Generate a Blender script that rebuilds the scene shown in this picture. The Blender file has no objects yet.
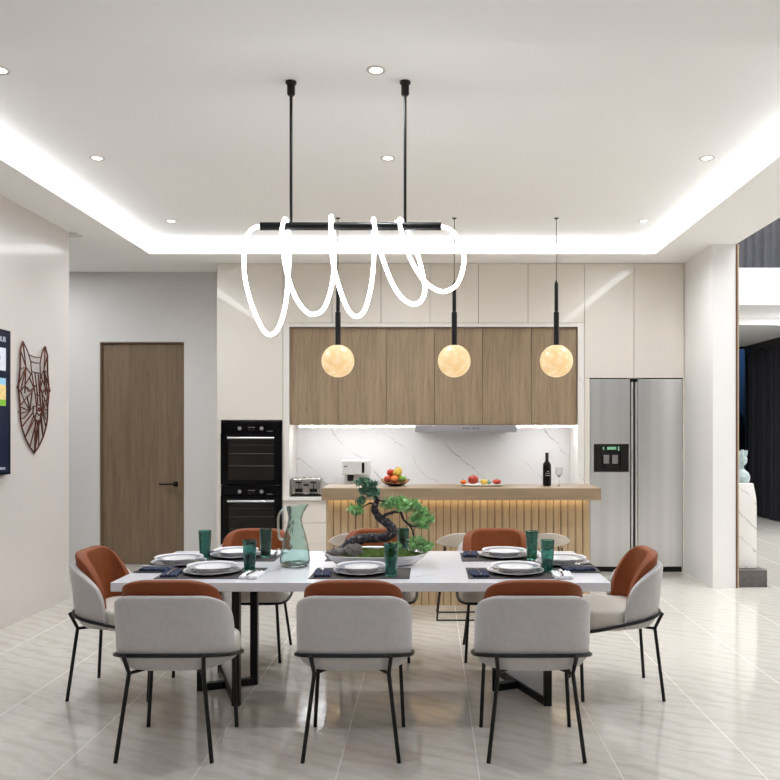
import bpy, bmesh, math, random
from mathutils import Vector, Matrix
random.seed(7)
S = bpy.context.scene
COL = S.collection
PI = math.pi

# ------------------------------------------------------------------ materials
def lin(c):
    f = lambda v: v/12.92 if v <= .04045 else ((v+.055)/1.055)**2.4
    return tuple(f(v/255.) for v in c)

def new_mat(name):
    m = bpy.data.materials.new(name); m.use_nodes = True
    nt = m.node_tree
    return m, nt, nt.nodes['Principled BSDF']

def N(nt, kind, **kw):
    n = nt.nodes.new(kind)
    for k, v in kw.items():
        if k.startswith('i_'):
            n.inputs[k[2:].replace('_', ' ')].default_value = v
        else:
            setattr(n, k, v)
    return n

def coords(nt, scale=(1, 1, 1), rot=(0, 0, 0), loc=(0, 0, 0)):
    t = N(nt, 'ShaderNodeTexCoord'); mp = N(nt, 'ShaderNodeMapping')
    mp.inputs['Scale'].default_value = scale
    mp.inputs['Rotation'].default_value = rot
    mp.inputs['Location'].default_value = loc
    nt.links.new(t.outputs['Object'], mp.inputs['Vector'])
    return mp.outputs['Vector']

def ramp(nt, fac, stops):
    r = N(nt, 'ShaderNodeValToRGB')
    e = r.color_ramp.elements
    while len(e) < len(stops): e.new(.5)
    for el, (p, c) in zip(e, stops):
        el.position = p; el.color = (*c, 1) if len(c) == 3 else c
    nt.links.new(fac, r.inputs['Fac'])
    return r.outputs['Color']

def M(name, rgb, rough=.5, metal=0., spec=.5, noise=None, bump=None, coat=0., coat_rough=.05, coat_ior=1.5, emit=None, sheen=0.):
    """plain material: srgb colour with slight procedural noise; noise = (scale, amount), bump = (scale, strength)"""
    m, nt, p = new_mat(name)
    c = lin(rgb)
    p.inputs['Base Color'].default_value = (*c, 1)
    p.inputs['Roughness'].default_value = rough
    p.inputs['Metallic'].default_value = metal
    p.inputs['Specular IOR Level'].default_value = spec
    p.inputs['Coat Weight'].default_value = coat
    p.inputs['Coat Roughness'].default_value = coat_rough; p.inputs['Coat IOR'].default_value = coat_ior
    p.inputs['Sheen Weight'].default_value = sheen
    if noise:
        v = coords(nt)
        n = N(nt, 'ShaderNodeTexNoise', i_Scale=noise[0], i_Detail=4.)
        nt.links.new(v, n.inputs['Vector'])
        a = noise[1]
        col = ramp(nt, n.outputs['Fac'], [(.3, tuple(x*(1-a) for x in c)), (.7, tuple(min(1, x*(1+a)) for x in c))])
        nt.links.new(col, p.inputs['Base Color'])
    if bump:
        v = coords(nt)
        n = N(nt, 'ShaderNodeTexNoise', i_Scale=bump[0], i_Detail=3.)
        nt.links.new(v, n.inputs['Vector'])
        b = N(nt, 'ShaderNodeBump', i_Strength=bump[1], i_Distance=.01)
        nt.links.new(n.outputs['Fac'], b.inputs['Height']); nt.links.new(b.outputs['Normal'], p.inputs['Normal'])
    if emit:
        p.inputs['Emission Color'].default_value = (*lin(emit[0]), 1)
        p.inputs['Emission Strength'].default_value = emit[1]
    return m

def wood(name, dark, light, rough=.45, axis='z', scale=1.):
    m, nt, p = new_mat(name)
    sc = {'z': (9, 9, .55), 'x': (.55, 9, 9), 'y': (9, .55, 9)}[axis]
    v = coords(nt, tuple(s*scale for s in sc))
    n = N(nt, 'ShaderNodeTexNoise', i_Scale=2.2, i_Detail=6., i_Roughness=.6, i_Distortion=.7)
    nt.links.new(v, n.inputs['Vector'])
    v2 = coords(nt, tuple(s*scale*5 for s in sc))
    n2 = N(nt, 'ShaderNodeTexNoise', i_Scale=3., i_Detail=3.)
    nt.links.new(v2, n2.inputs['Vector'])
    mx = N(nt, 'ShaderNodeMath', operation='MULTIPLY_ADD'); mx.inputs[1].default_value = .35
    nt.links.new(n2.outputs['Fac'], mx.inputs[0])
    m2 = N(nt, 'ShaderNodeMath', operation='MULTIPLY'); m2.inputs[1].default_value = .65
    nt.links.new(n.outputs['Fac'], m2.inputs[0]); nt.links.new(m2.outputs[0], mx.inputs[2])
    col = ramp(nt, mx.outputs[0], [(.32, lin(dark)), (.68, lin(light))])
    nt.links.new(col, p.inputs['Base Color'])
    p.inputs['Roughness'].default_value = rough
    return m

def marble(name, base, vein, rough=.12, scale=1., rot=(0, 0, 0), amount=.6, width=.035):
    m, nt, p = new_mat(name)
    v = coords(nt, (scale, scale, scale), rot)
    d = N(nt, 'ShaderNodeTexNoise', i_Scale=1.1, i_Detail=7., i_Roughness=.6)
    nt.links.new(v, d.inputs['Vector'])
    mixv = N(nt, 'ShaderNodeVectorMath', operation='MULTIPLY_ADD')
    mixv.inputs[1].default_value = (.55, .55, .55)
    nt.links.new(d.outputs['Color'], mixv.inputs[0]); nt.links.new(v, mixv.inputs[2])
    w = N(nt, 'ShaderNodeTexWave', wave_type='BANDS', bands_direction='X', wave_profile='TRI')
    w.inputs['Scale'].default_value = .42; w.inputs['Distortion'].default_value = 1.2
    w.inputs['Detail'].default_value = 3.; w.inputs['Detail Scale'].default_value = 1.2
    nt.links.new(mixv.outputs[0], w.inputs['Vector'])
    line = ramp(nt, w.outputs['Fac'], [(0, (1, 1, 1)), (width, (.25, .25, .25)), (width*3, (0, 0, 0))])
    k = N(nt, 'ShaderNodeTexNoise', i_Scale=1.7, i_Detail=2.)
    nt.links.new(v, k.inputs['Vector'])
    msk = ramp(nt, k.outputs['Fac'], [(.42, (0, 0, 0)), (.6, (1, 1, 1))])
    mul = N(nt, 'ShaderNodeMath', operation='MULTIPLY'); nt.links.new(line, mul.inputs[0]); nt.links.new(msk, mul.inputs[1])
    am = N(nt, 'ShaderNodeMath', operation='MULTIPLY'); am.inputs[1].default_value = amount
    nt.links.new(mul.outputs[0], am.inputs[0])
    mix = N(nt, 'ShaderNodeMix', data_type='RGBA')
    mix.inputs['A'].default_value = (*lin(base), 1); mix.inputs['B'].default_value = (*lin(vein), 1)
    nt.links.new(am.outputs[0], mix.inputs['Factor'])
    nt.links.new(mix.outputs['Result'], p.inputs['Base Color'])
    p.inputs['Roughness'].default_value = rough
    return m

def floor_mat():
    m, nt, p = new_mat('veined beige floor tile')
    tw, tl, x0, y0 = .62, 1.24, .214, 5.68
    tc = N(nt, 'ShaderNodeTexCoord'); sep = N(nt, 'ShaderNodeSeparateXYZ')
    nt.links.new(tc.outputs['Object'], sep.inputs[0])
    def mth(op, a, b=None, c=None):
        n = N(nt, 'ShaderNodeMath', operation=op)
        for i, q in enumerate((a, b, c)):
            if q is None: continue
            if isinstance(q, (int, float)): n.inputs[i].default_value = q
            else: nt.links.new(q, n.inputs[i])
        return n.outputs[0]
    def grid(s, o, t):
        u = mth('DIVIDE', mth('SUBTRACT', s, o), t)
        fl = mth('FLOOR', u); fr = mth('SUBTRACT', u, fl)
        dd = mth('MULTIPLY', mth('MINIMUM', fr, mth('SUBTRACT', 1., fr)), t)
        return fl, dd
    ix, dx = grid(sep.outputs[0], x0, tw); iy, dy = grid(sep.outputs[1], y0, tl)
    gx = mth('LESS_THAN', dx, .0017); gy = mth('LESS_THAN', dy, .0013)
    grout = mth('MAXIMUM', gx, mth('MULTIPLY', gy, .45))
    # per tile offset, so the veins break at the joints
    cmb = N(nt, 'ShaderNodeCombineXYZ')
    nt.links.new(mth('MULTIPLY', ix, 3.7), cmb.inputs[0]); nt.links.new(mth('MULTIPLY', iy, 5.3), cmb.inputs[1])
    add = N(nt, 'ShaderNodeVectorMath', operation='ADD')
    nt.links.new(tc.outputs['Object'], add.inputs[0]); nt.links.new(cmb.outputs[0], add.inputs[1])
    mp = N(nt, 'ShaderNodeMapping'); mp.inputs['Rotation'].default_value = (0, 0, 1.1); mp.inputs['Scale'].default_value = (1.0, 3.0, 1)
    nt.links.new(add.outputs[0], mp.inputs['Vector'])
    n = N(nt, 'ShaderNodeTexNoise', i_Scale=1.5, i_Detail=5., i_Roughness=.55, i_Distortion=1.1)
    nt.links.new(mp.outputs[0], n.inputs['Vector'])
    w = N(nt, 'ShaderNodeTexWave', wave_type='BANDS', bands_direction='Y')
    w.inputs['Scale'].default_value = 1.7; w.inputs['Distortion'].default_value = 7.; w.inputs['Detail'].default_value = 5.
    w.inputs['Detail Scale'].default_value = 1.1; w.inputs['Detail Roughness'].default_value = .6
    nt.links.new(mp.outputs[0], w.inputs['Vector'])
    f = mth('ADD', mth('MULTIPLY', n.outputs['Fac'], .6), mth('MULTIPLY', w.outputs['Fac'], .4))
    col = ramp(nt, f, [(.22, lin((192, 186, 174))), (.42, lin((201, 195, 185))), (.6, lin((206, 201, 193))), (.8, lin((200, 193, 182)))])
    mix = N(nt, 'ShaderNodeMix', data_type='RGBA'); mix.inputs['B'].default_value = (*lin((224, 220, 212)), 1)
    nt.links.new(grout, mix.inputs['Factor']); nt.links.new(col, mix.inputs['A'])
    nt.links.new(mix.outputs['Result'], p.inputs['Base Color'])
    rg = mth('ADD', .07, mth('MULTIPLY', grout, .3)); nt.links.new(rg, p.inputs['Roughness'])
    p.inputs['Specular IOR Level'].default_value = .55
    b = N(nt, 'ShaderNodeTexNoise', i_Scale=16., i_Detail=2.)
    nt.links.new(mp.outputs[0], b.inputs['Vector'])
    bp = N(nt, 'ShaderNodeBump', i_Strength=.055, i_Distance=.01)
    nt.links.new(b.outputs['Fac'], bp.inputs['Height']); nt.links.new(bp.outputs['Normal'], p.inputs['Normal'])
    return m

def steel_mat(name='brushed steel', base=(232, 232, 231), rough=.3):
    m, nt, p = new_mat(name)
    v = coords(nt, (34, 34, .12))
    n = N(nt, 'ShaderNodeTexNoise', i_Scale=1., i_Detail=3.); nt.links.new(v, n.inputs['Vector'])
    v2 = coords(nt, (4.5, 4.5, .08))
    n2 = N(nt, 'ShaderNodeTexNoise', i_Scale=1., i_Detail=2.); nt.links.new(v2, n2.inputs['Vector'])
    c = lin(base)
    col = ramp(nt, n2.outputs['Fac'], [(.3, tuple(x*.82 for x in c)), (.7, tuple(min(1, x*1.12) for x in c))])
    nt.links.new(col, p.inputs['Base Color'])
    p.inputs['Metallic'].default_value = 1.
    r = N(nt, 'ShaderNodeMapRange'); r.inputs['To Min'].default_value = rough-.02; r.inputs['To Max'].default_value = rough+.05
    nt.links.new(n.outputs['Fac'], r.inputs['Value']); nt.links.new(r.outputs[0], p.inputs['Roughness'])
    return m

def glass_mat(name, rgb, rough=.02, ior=1.45, bump=None):
    m, nt, p = new_mat(name)
    p.inputs['Base Color'].default_value = (*lin(rgb), 1)
    p.inputs['Roughness'].default_value = rough
    p.inputs['Transmission Weight'].default_value = 1.
    p.inputs['IOR'].default_value = ior
    if bump:
        v = coords(nt)
        n = N(nt, 'ShaderNodeTexVoronoi', feature='SMOOTH_F1'); n.inputs['Scale'].default_value = bump[0]
        nt.links.new(v, n.inputs['Vector'])
        b = N(nt, 'ShaderNodeBump', i_Strength=bump[1], i_Distance=.006)
        nt.links.new(n.outputs['Distance'], b.inputs['Height']); nt.links.new(b.outputs['Normal'], p.inputs['Normal'])
    return m

def pane_mat(name, tint, gloss=.12):
    m, nt, p = new_mat(name)
    t = N(nt, 'ShaderNodeBsdfTransparent'); t.inputs['Color'].default_value = (*lin(tint), 1)
    g = N(nt, 'ShaderNodeBsdfGlossy'); g.inputs['Roughness'].default_value = .03
    mx = N(nt, 'ShaderNodeMixShader'); mx.inputs[0].default_value = gloss
    nt.links.new(t.outputs[0], mx.inputs[1]); nt.links.new(g.outputs[0], mx.inputs[2])
    nt.links.new(mx.outputs[0], nt.nodes['Material Output'].inputs['Surface'])
    return m

def globe_mat():
    m, nt, p = new_mat('lit alabaster globe')
    v = coords(nt, (1, 1, 1), (.3, .5, .2))
    n = N(nt, 'ShaderNodeTexNoise', i_Scale=9., i_Detail=4., i_Distortion=1.6); nt.links.new(v, n.inputs['Vector'])
    col = ramp(nt, n.outputs['Fac'], [(.3, lin((236, 196, 138))), (.5, lin((244, 208, 152))), (.66, lin((252, 230, 190)))])
    p.inputs['Base Color'].default_value = (*lin((150, 128, 98)), 1); nt.links.new(col, p.inputs['Emission Color'])
    p.inputs['Emission Strength'].default_value = .42
    p.inputs['Roughness'].default_value = .3
    return m

def light_mat(name, rgb, strength):
    m, nt, p = new_mat(name)
    e = N(nt, 'ShaderNodeEmission'); e.inputs['Color'].default_value = (*lin(rgb), 1); e.inputs['Strength'].default_value = strength
    nt.links.new(e.outputs[0], nt.nodes['Material Output'].inputs['Surface'])
    return m

def bark_mat():
    m, nt, p = new_mat('black flecked bark')
    n = N(nt, 'ShaderNodeTexNoise', i_Scale=62., i_Detail=3.); nt.links.new(coords(nt), n.inputs['Vector'])
    col = ramp(nt, n.outputs['Fac'], [(.3, lin((18, 14, 18))), (.58, lin((40, 32, 40))), (.68, lin((140, 132, 140)))])
    nt.links.new(col, p.inputs['Base Color']); p.inputs['Roughness'].default_value = .55
    b = N(nt, 'ShaderNodeBump', i_Strength=.9, i_Distance=.01); nt.links.new(n.outputs['Fac'], b.inputs['Height']); nt.links.new(b.outputs['Normal'], p.inputs['Normal'])
    return m

MT = dict(
    wall=M('satin white wall paint', (208, 202, 197), .32, noise=(1.5, .02), coat=.5, coat_rough=.09),
    back_wall=M('matt grey wall paint', (210, 207, 204), .7, noise=(1.5, .02)),
    ceiling=M('white ceiling paint', (246, 245, 243), .75, noise=(.8, .01)),
    white=M('white pillar paint', (234, 232, 230), .3, noise=(1., .01), coat=.2, coat_rough=.15),
    floor=floor_mat(),
    beige=M('glossy beige lacquer', (222, 215, 204), .3, noise=(1., .015), coat=1., coat_rough=.04, coat_ior=1.65),
    gap=M('shadow gap black', (70, 62, 54), .7, noise=(4, .05)),
    oak=wood('grey brown oak', (124, 104, 82), (166, 144, 116), .42),
    door_oak=wood('dark oak door veneer', (104, 86, 66), (136, 115, 91), .4),
    oak_h=wood('oak bar top', (140, 119, 93), (172, 149, 120), .4, 'x'),
    slat=wood('pale oak slats', (182, 156, 120), (208, 184, 148), .45),
    slat_back=wood('oak slat backing', (128, 104, 74), (146, 122, 90), .6),
    splash=marble('white veined marble', (222, 220, 219), (132, 125, 120), .16, 1.75, (0, .8, 0), .85, .018),
    counter=marble('pale stone counter', (226, 222, 216), (190, 184, 178), .18, 1.4, (0, .6, .3), .35),
    tabletop=marble('white marble tabletop', (226, 225, 229), (172, 168, 172), .14, 1.0, (0, 0, .8), .6, .02),
    pedestal=marble('white marble pedestal', (236, 234, 230), (120, 112, 104), .25, 4.5, (.4, .7, .3), .7, .06),
    plinth=M('dark grey stone', (92, 88, 86), .35, noise=(14, .3)),
    black=M('matt black metal', (22, 21, 21), .42, metal=.4, noise=(20, .05)),
    black_gloss=M('black gloss', (7, 7, 8), .18, spec=.15, noise=(20, .05)),
    oven_glass=M('dark oven glass', (20, 17, 13), .06, spec=.4, noise=(8, .1)),
    oven_int=M('oven cavity', (46, 40, 30), .4, noise=(6, .2)),
    steel=steel_mat(),
    steel_hood=M('satin steel', (172, 170, 172), .35, metal=.7, noise=(30, .04)),
    chrome=M('chrome', (205, 205, 205), .15, metal=1., noise=(20, .02)),
    dark_gap=M('dark channel', (54, 52, 52), .4, metal=.5, noise=(20, .05)),
    fabric=M('light grey woven upholstery', (188, 184, 181), .9, noise=(35, .045), bump=(260, .12), sheen=.2),
    seat=M('off white seat upholstery', (205, 198, 187), .9, noise=(35, .04), bump=(260, .12), sheen=.2),
    leather=M('tan brown leather', (128, 65, 28), .55, spec=.28, noise=(12, .07), bump=(90, .08)),
    cream=M('cream moulded stool shell', (214, 206, 194), .5, noise=(10, .02)),
    china=M('glazed white china', (232, 230, 228), .12, noise=(30, .02), coat=.4),
    china_grey=M('silver grey glaze', (176, 178, 188), .2, metal=.25, noise=(60, .15)),
    placemat=M('charcoal woven placemat', (66, 62, 60), .8, noise=(90, .2), bump=(200, .2)),
    navy=M('navy cloth', (36, 44, 70), .85, noise=(40, .15)),
    linen=M('white linen', (226, 226, 226), .85, noise=(40, .04)),
    green_glass=glass_mat('teal green tumbler glass', (112, 176, 166), .04, bump=(70, .35)),
    jug_glass=glass_mat('pale aqua jug glass', (218, 238, 234), .05, bump=(22, .5)),
    clear_glass=glass_mat('clear glass', (240, 240, 240), .0),
    amber_glass=glass_mat('amber bowl glass', (242, 200, 168), .03),
    globe=globe_mat(),
    cove=light_mat('cove led', (246, 250, 255), 2.4),
    tube=light_mat('chandelier led tube', (247, 251, 255), 6.5),
    bulb=light_mat('downlight bulb', (255, 240, 222), 3.),
    strip=light_mat('under cabinet led', (246, 250, 255), 14.),
    warm_strip=light_mat('warm led strip', (255, 224, 174), 2.6),
    trim_ring=M('downlight trim', (206, 200, 194), .35, metal=.3, noise=(20, .02)),
    copper=M('dark copper wire', (92, 50, 38), .38, metal=.75, noise=(14, .25)),
    bark=bark_mat(),
    moss=M('green moss', (72, 94, 28), .95, noise=(45, .4), bump=(120, 1.)),
    rock=M('grey rock', (112, 106, 102), .85, noise=(22, .35), bump=(30, .8)),
    leaf=M('fresh green needles', (152, 200, 132), .55, noise=(20, .35)),
    leaf_dark=M('blue green needles', (104, 146, 118), .6, noise=(20, .35)),
    hedge=M('dark hedge leaves', (30, 44, 20), .8, noise=(8, .4)),
    curtain=M('navy curtain cloth', (9, 11, 19), .85, noise=(10, .15)),
    curtain_grey=M('grey blue curtain cloth', (86, 86, 90), .9, noise=(10, .1)),
    lawn=M('night lawn', (40, 52, 24), .9, noise=(6, .3)),
    patina=M('pale verdigris glaze', (178, 196, 196), .3, noise=(26, .22), coat=.4),
    bronze_trim=M('bronze edge trim', (104, 78, 58), .4, metal=.5, noise=(8, .1)),
    tan=M('tan edge strip', (196, 172, 146), .5, noise=(8, .05)),
    screen=M('navy screen', (8, 14, 28), .3, spec=.12, noise=(3, .5), emit=((12, 30, 66), .2)),
    tile_white=M('white screen tile', (190, 194, 204), .2, noise=(3, .02), emit=((196, 200, 212), .2)),
    tile_navy=M('dark blue dot', (28, 40, 92), .2, noise=(3, .02), emit=((28, 40, 92), .15)),
    tile_sky=M('screen sky', (130, 178, 204), .2, noise=(8, .1), emit=((130, 178, 204), .2)),
    tile_yellow=M('screen yellow', (214, 186, 120), .2, noise=(14, .3), emit=((214, 190, 130), .2)),
    tile_green=M('screen grass', (104, 160, 30), .2, noise=(8, .2), emit=((104, 160, 30), .2)),
    bottle=M('near black wine glass', (8, 6, 8), .1, spec=.25, noise=(20, .05), coat=.1),
    foil=M('black foil', (18, 14, 18), .35, noise=(20, .1)),
    label_ink=M('pale label print', (190, 186, 180), .6, noise=(40, .1)),
    red=M('red apple skin', (196, 66, 38), .35, noise=(10, .3)),
    orange=M('orange peel', (224, 118, 42), .5, noise=(14, .12), bump=(120, .2)),
    yellow=M('yellow pear skin', (214, 176, 62), .4, noise=(12, .15)),
    green_fruit=M('green apple skin', (122, 164, 58), .35, noise=(12, .15)),
    tomato=M('tomato skin', (178, 58, 32), .3, noise=(10, .25)),
    stem=M('fruit stem', (70, 62, 34), .7, noise=(30, .2)),
    lcd=M('green display', (90, 150, 110), .3, noise=(40, .5), emit=((150, 190, 165), .25)),
    paddle=M('grey plastic paddle', (120, 118, 118), .4, noise=(20, .05)),
    toaster=steel_mat('toaster steel', (178, 172, 168), .26),
    machine=M('white appliance enamel', (212, 208, 204), .3, noise=(20, .02), coat=.3),
)

# ------------------------------------------------------------------ geometry helpers
def box(bm, x0, x1, y0, y1, z0, z1):
    v = [bm.verts.new(p) for p in ((x0, y0, z0), (x1, y0, z0), (x1, y1, z0), (x0, y1, z0), (x0, y0, z1), (x1, y0, z1), (x1, y1, z1), (x0, y1, z1))]
    for f in ((0, 3, 2, 1), (4, 5, 6, 7), (0, 1, 5, 4), (1, 2, 6, 5), (2, 3, 7, 6), (3, 0, 4, 7)):
        bm.faces.new([v[i] for i in f])
    return v

def B(*a):
    bm = bmesh.new(); box(bm, *a); return bm

def smooth_path(pts, sub=6, closed=False):
    P = [Vector(p) for p in pts]; n = len(P); out = []
    rng = n if closed else n-1
    for i in range(rng):
        p1, p2 = P[i], P[(i+1) % n]
        p0 = P[(i-1) % n] if (closed or i > 0) else p1*2-p2
        p3 = P[(i+2) % n] if (closed or i < n-2) else p2*2-p1
        for k in range(sub):
            t = k/sub
            out.append(.5*((2*p1)+(p2-p0)*t+(2*p0-5*p1+4*p2-p3)*t*t+(3*p1-p0-3*p2+p3)*t**3))
    if not closed: out.append(P[-1])
    return out

def tube(bm, pts, r, seg=10, closed=False):
    P = [Vector(p) for p in pts]; n = len(P)
    R = r if isinstance(r, (list, tuple)) else [r]*n
    T = []
    for i in range(n):
        a = P[(i-1) % n] if (closed or i > 0) else P[i]
        b = P[(i+1) % n] if (closed or i < n-1) else P[i]
        d = b-a
        T.append(d.normalized() if d.length > 1e-9 else Vector((0, 0, 1)))
    ref = Vector((0, 0, 1)) if abs(T[0].z) < .9 else Vector((1, 0, 0))
    u = T[0].cross(ref).normalized(); rings = []
    for i in range(n):
        u = (u-T[i]*u.dot(T[i])); u = u.normalized() if u.length > 1e-6 else T[i].orthogonal().normalized()
        w = T[i].cross(u)
        rings.append([bm.verts.new(P[i]+(u*math.cos(2*PI*k/seg)+w*math.sin(2*PI*k/seg))*R[i]) for k in range(seg)])
    for i in range(n if closed else n-1):
        a, b = rings[i], rings[(i+1) % n]
        off = 0
        if closed and i == n-1:
            off = min(range(seg), key=lambda o: (a[0].co-b[o].co).length)
        for k in range(seg):
            bm.faces.new((a[k], a[(k+1) % seg], b[(k+1+off) % seg], b[(k+off) % seg]))
    if not closed:
        bm.faces.new(rings[0][::-1]); bm.faces.new(rings[-1])

def bar(bm, a, b, w, d):
    """square bar from a to b: w across (horizontal), d the other way"""
    a, b = Vector(a), Vector(b); t = (b-a).normalized()
    up = Vector((0, 0, 1)) if abs(t.z) < .9 else Vector((0, 1, 0))
    s = t.cross(up).normalized()*w/2; q = s.cross(t).normalized()*d/2
    v = [bm.verts.new(p+i*s+j*q) for p in (a, b) for i, j in ((-1, -1), (1, -1), (1, 1), (-1, 1))]
    for f in ((0, 1, 2, 3), (7, 6, 5, 4), (0, 4, 5, 1), (1, 5, 6, 2), (2, 6, 7, 3), (3, 7, 4, 0)):
        bm.faces.new([v[i] for i in f])

def lathe(bm, prof, seg=32, c=(0, 0, 0), fn=None):
    rings = []
    for (r, z) in prof:
        if r < 1e-5:
            rings.append([bm.verts.new((c[0], c[1], c[2]+z))])
        else:
            ring = []
            for k in range(seg):
                a = 2*PI*k/seg; q = Vector((r*math.cos(a), r*math.sin(a), z))
                if fn: q = Vector(fn(q, a, r, z))
                ring.append(bm.verts.new((c[0]+q.x, c[1]+q.y, c[2]+q.z)))
            rings.append(ring)
    for a, b in zip(rings, rings[1:]):
        if len(a) == 1 and len(b) == 1: continue
        for k in range(seg):
            k2 = (k+1) % seg
            if len(a) == 1: bm.faces.new((a[0], b[k2], b[k]))
            elif len(b) == 1: bm.faces.new((a[k], a[k2], b[0]))
            else: bm.faces.new((a[k], a[k2], b[k2], b[k]))

def ball(bm, c, r, s=(1, 1, 1), seg=20, fn=None):
    prof = [(math.sin(PI*i/12), -math.cos(PI*i/12)) for i in range(13)]
    prof = [(0 if (i in (0, 12)) else a, b) for i, (a, b) in enumerate(prof)]
    b2 = bmesh.new(); lathe(b2, prof, seg)
    for v in b2.verts:
        p = v.co.copy()
        if fn: p = fn(p)
        v.co = Vector((c[0]+p.x*r*s[0], c[1]+p.y*r*s[1], c[2]+p.z*r*s[2]))
    me = bpy.data.meshes.new('t'); b2.to_mesh(me); b2.free(); bm.from_mesh(me); bpy.data.meshes.remove(me)

def obj(name, bm, mat, parent=None, smooth=True, bevel=0, bseg=2, subsurf=0, sharp=40, label=None):
    bmesh.ops.recalc_face_normals(bm, faces=bm.faces)
    me = bpy.data.meshes.new(name); bm.to_mesh(me); bm.free()
    me.materials.append(MT[mat] if isinstance(mat, str) else mat)
    if smooth:
        me.polygons.foreach_set('use_smooth', [True]*len(me.polygons))
        if not subsurf: me.set_sharp_from_angle(angle=math.radians(sharp))
    o = bpy.data.objects.new(name, me); COL.objects.link(o)
    if parent: o.parent = parent
    if bevel:
        b = o.modifiers.new('bevel', 'BEVEL'); b.width = bevel; b.segments = bseg; b.limit_method = 'ANGLE'; b.angle_limit = math.radians(40)
        b.harden_normals = False
    if subsurf:
        s = o.modifiers.new('subdivision', 'SUBSURF'); s.levels = subsurf; s.render_levels = subsurf
    if label: o['label'] = label
    return o

def tag(o, label, cat, group=None, kind=None):
    o['label'] = label; o['category'] = cat
    if group: o['group'] = group
    if kind: o['kind'] = kind
    return o

def thing(name, label, cat, loc=(0, 0, 0), rotz=0, group=None):
    o = bpy.data.objects.new(name, None); COL.objects.link(o)
    o.empty_display_size = .05
    o.location = loc; o.rotation_euler = (0, 0, rotz)
    return tag(o, label, cat, group)

def dup(root, loc, rotz=None, label=None, group=None):
    def rec(o, par):
        c = o.copy(); COL.objects.link(c)
        if par: c.parent = par
        for ch in list(o.children): rec(ch, c)
        return c
    r = rec(root, None); r.location = loc
    if rotz is not None: r.rotation_euler = (0, 0, rotz)
    if label: r['label'] = label
    if group: r['group'] = group
    return r

def struct(name, bm, mat, **kw):
    o = obj(name, bm, mat, **kw); o['kind'] = 'structure'; return o

def text_mesh(name, body, size, mat, parent, M4, extrude=.0008, align='CENTER'):
    cu = bpy.data.curves.new(name, 'FONT'); cu.body = body; cu.size = size; cu.extrude = extrude
    cu.align_x = align; cu.align_y = 'CENTER'
    t = bpy.data.objects.new(name, cu); COL.objects.link(t)
    dg = bpy.context.evaluated_depsgraph_get(); dg.update()
    me = bpy.data.meshes.new_from_object(t.evaluated_get(dg))
    bpy.data.objects.remove(t); bpy.data.curves.remove(cu)
    me.transform(M4); me.materials.clear(); me.materials.append(MT[mat])
    o = bpy.data.objects.new(name, me); COL.objects.link(o); o.parent = parent
    return o

# ------------------------------------------------------------------ the setting
H1, H2 = 3.2825, 3.43            # soffit and tray heights
FY, BY = 8.70, 9.25              # cabinet fronts, kitchen back wall
XL, XR = -3.24, 2.70
struct('floor', B(-6, 5.9, -4, 15, -.1, 0), 'floor', smooth=False)
struct('ceiling', B(-2.95, 2.40, 3.64, 8.39, H2, H2+.1), 'ceiling', smooth=False)
bm = bmesh.new()
box(bm, -6, -2.82, -4, 9.4, H1, H2+.1); box(bm, 2.27, 2.92, -4, 9.4, H1, H2+.1)
box(bm, -2.82, 2.27, -4, 3.77, H1, H2+.1); box(bm, -2.82, 2.27, 8.26, 9.4, H1, H2+.1)
struct('trim_1', bm, 'ceiling', smooth=False)                      # lowered ceiling ring round the tray
struct('wall_left', B(XL-.12, XL, -4, 7.36, 0, H1), 'wall', smooth=False)
bm = bmesh.new()
box(bm, -6, -3.70, 9.19, 9.31, 0, H1); box(bm, -2.757, -2.262, 9.19, 9.31, 0, H1); box(bm, -3.70, -2.757, 9.19, 9.31, 2.498, H1)
struct('wall_back', bm, 'back_wall', smooth=False)
struct('wall_corridor', B(-6.1, -6, 5, 9.4, 0, H1), 'back_wall', smooth=False)
struct('wall_kitchen', B(-2.27, 2.70, BY+.02, BY+.12, 0, H1), 'back_wall', smooth=False)
struct('wall_near', B(-6, 5.9, -4.1, -4, 0, 6.6), 'back_wall', smooth=False)
# right wall with the end panel
bm = bmesh.new(); box(bm, XR, XR+.05, 7.855, 15, 0, H1); box(bm, XR, 2.92, 7.83, 7.855, 0, H1)
struct('wall_right', bm, 'white', smooth=False)
struct('trim_2', B(2.92, 2.935, 7.825, 7.86, 0, H1), 'bronze_trim', smooth=False)
struct('trim_3', B(2.935, 2.95, 7.83, 7.86, 0, H1), 'tan', smooth=False)
# tall living space on the right
struct('wall_upper', B(2.80, 2.92, -4, 9.4, H2+.1, 6.6), 'white', smooth=False)
struct('wall_living', B(5.9, 6.0, -4, 11.2, 0, 6.6), 'white', smooth=False)
struct('wall_gallery', B(2.70, 6.0, 10.98, 11.06, 3.61, 6.6), 'white', smooth=False)
struct('ceiling_living', B(2.70, 6.0, -4, 11.06, 6.6, 6.7), 'ceiling', smooth=False)
bm = bmesh.new(); box(bm, 2.75, 6.0, 10.6, 15, 3.13, 3.61); box(bm, 2.75, 6.0, 11.9, 15, 3.04, 3.13)
struct('trim_4', bm, 'white', smooth=False)                        # edge of the upper floor
struct('wall_far', B(2.75, 4.19, 14.95, 15.05, 0, 3.04), 'white', smooth=False)

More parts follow.
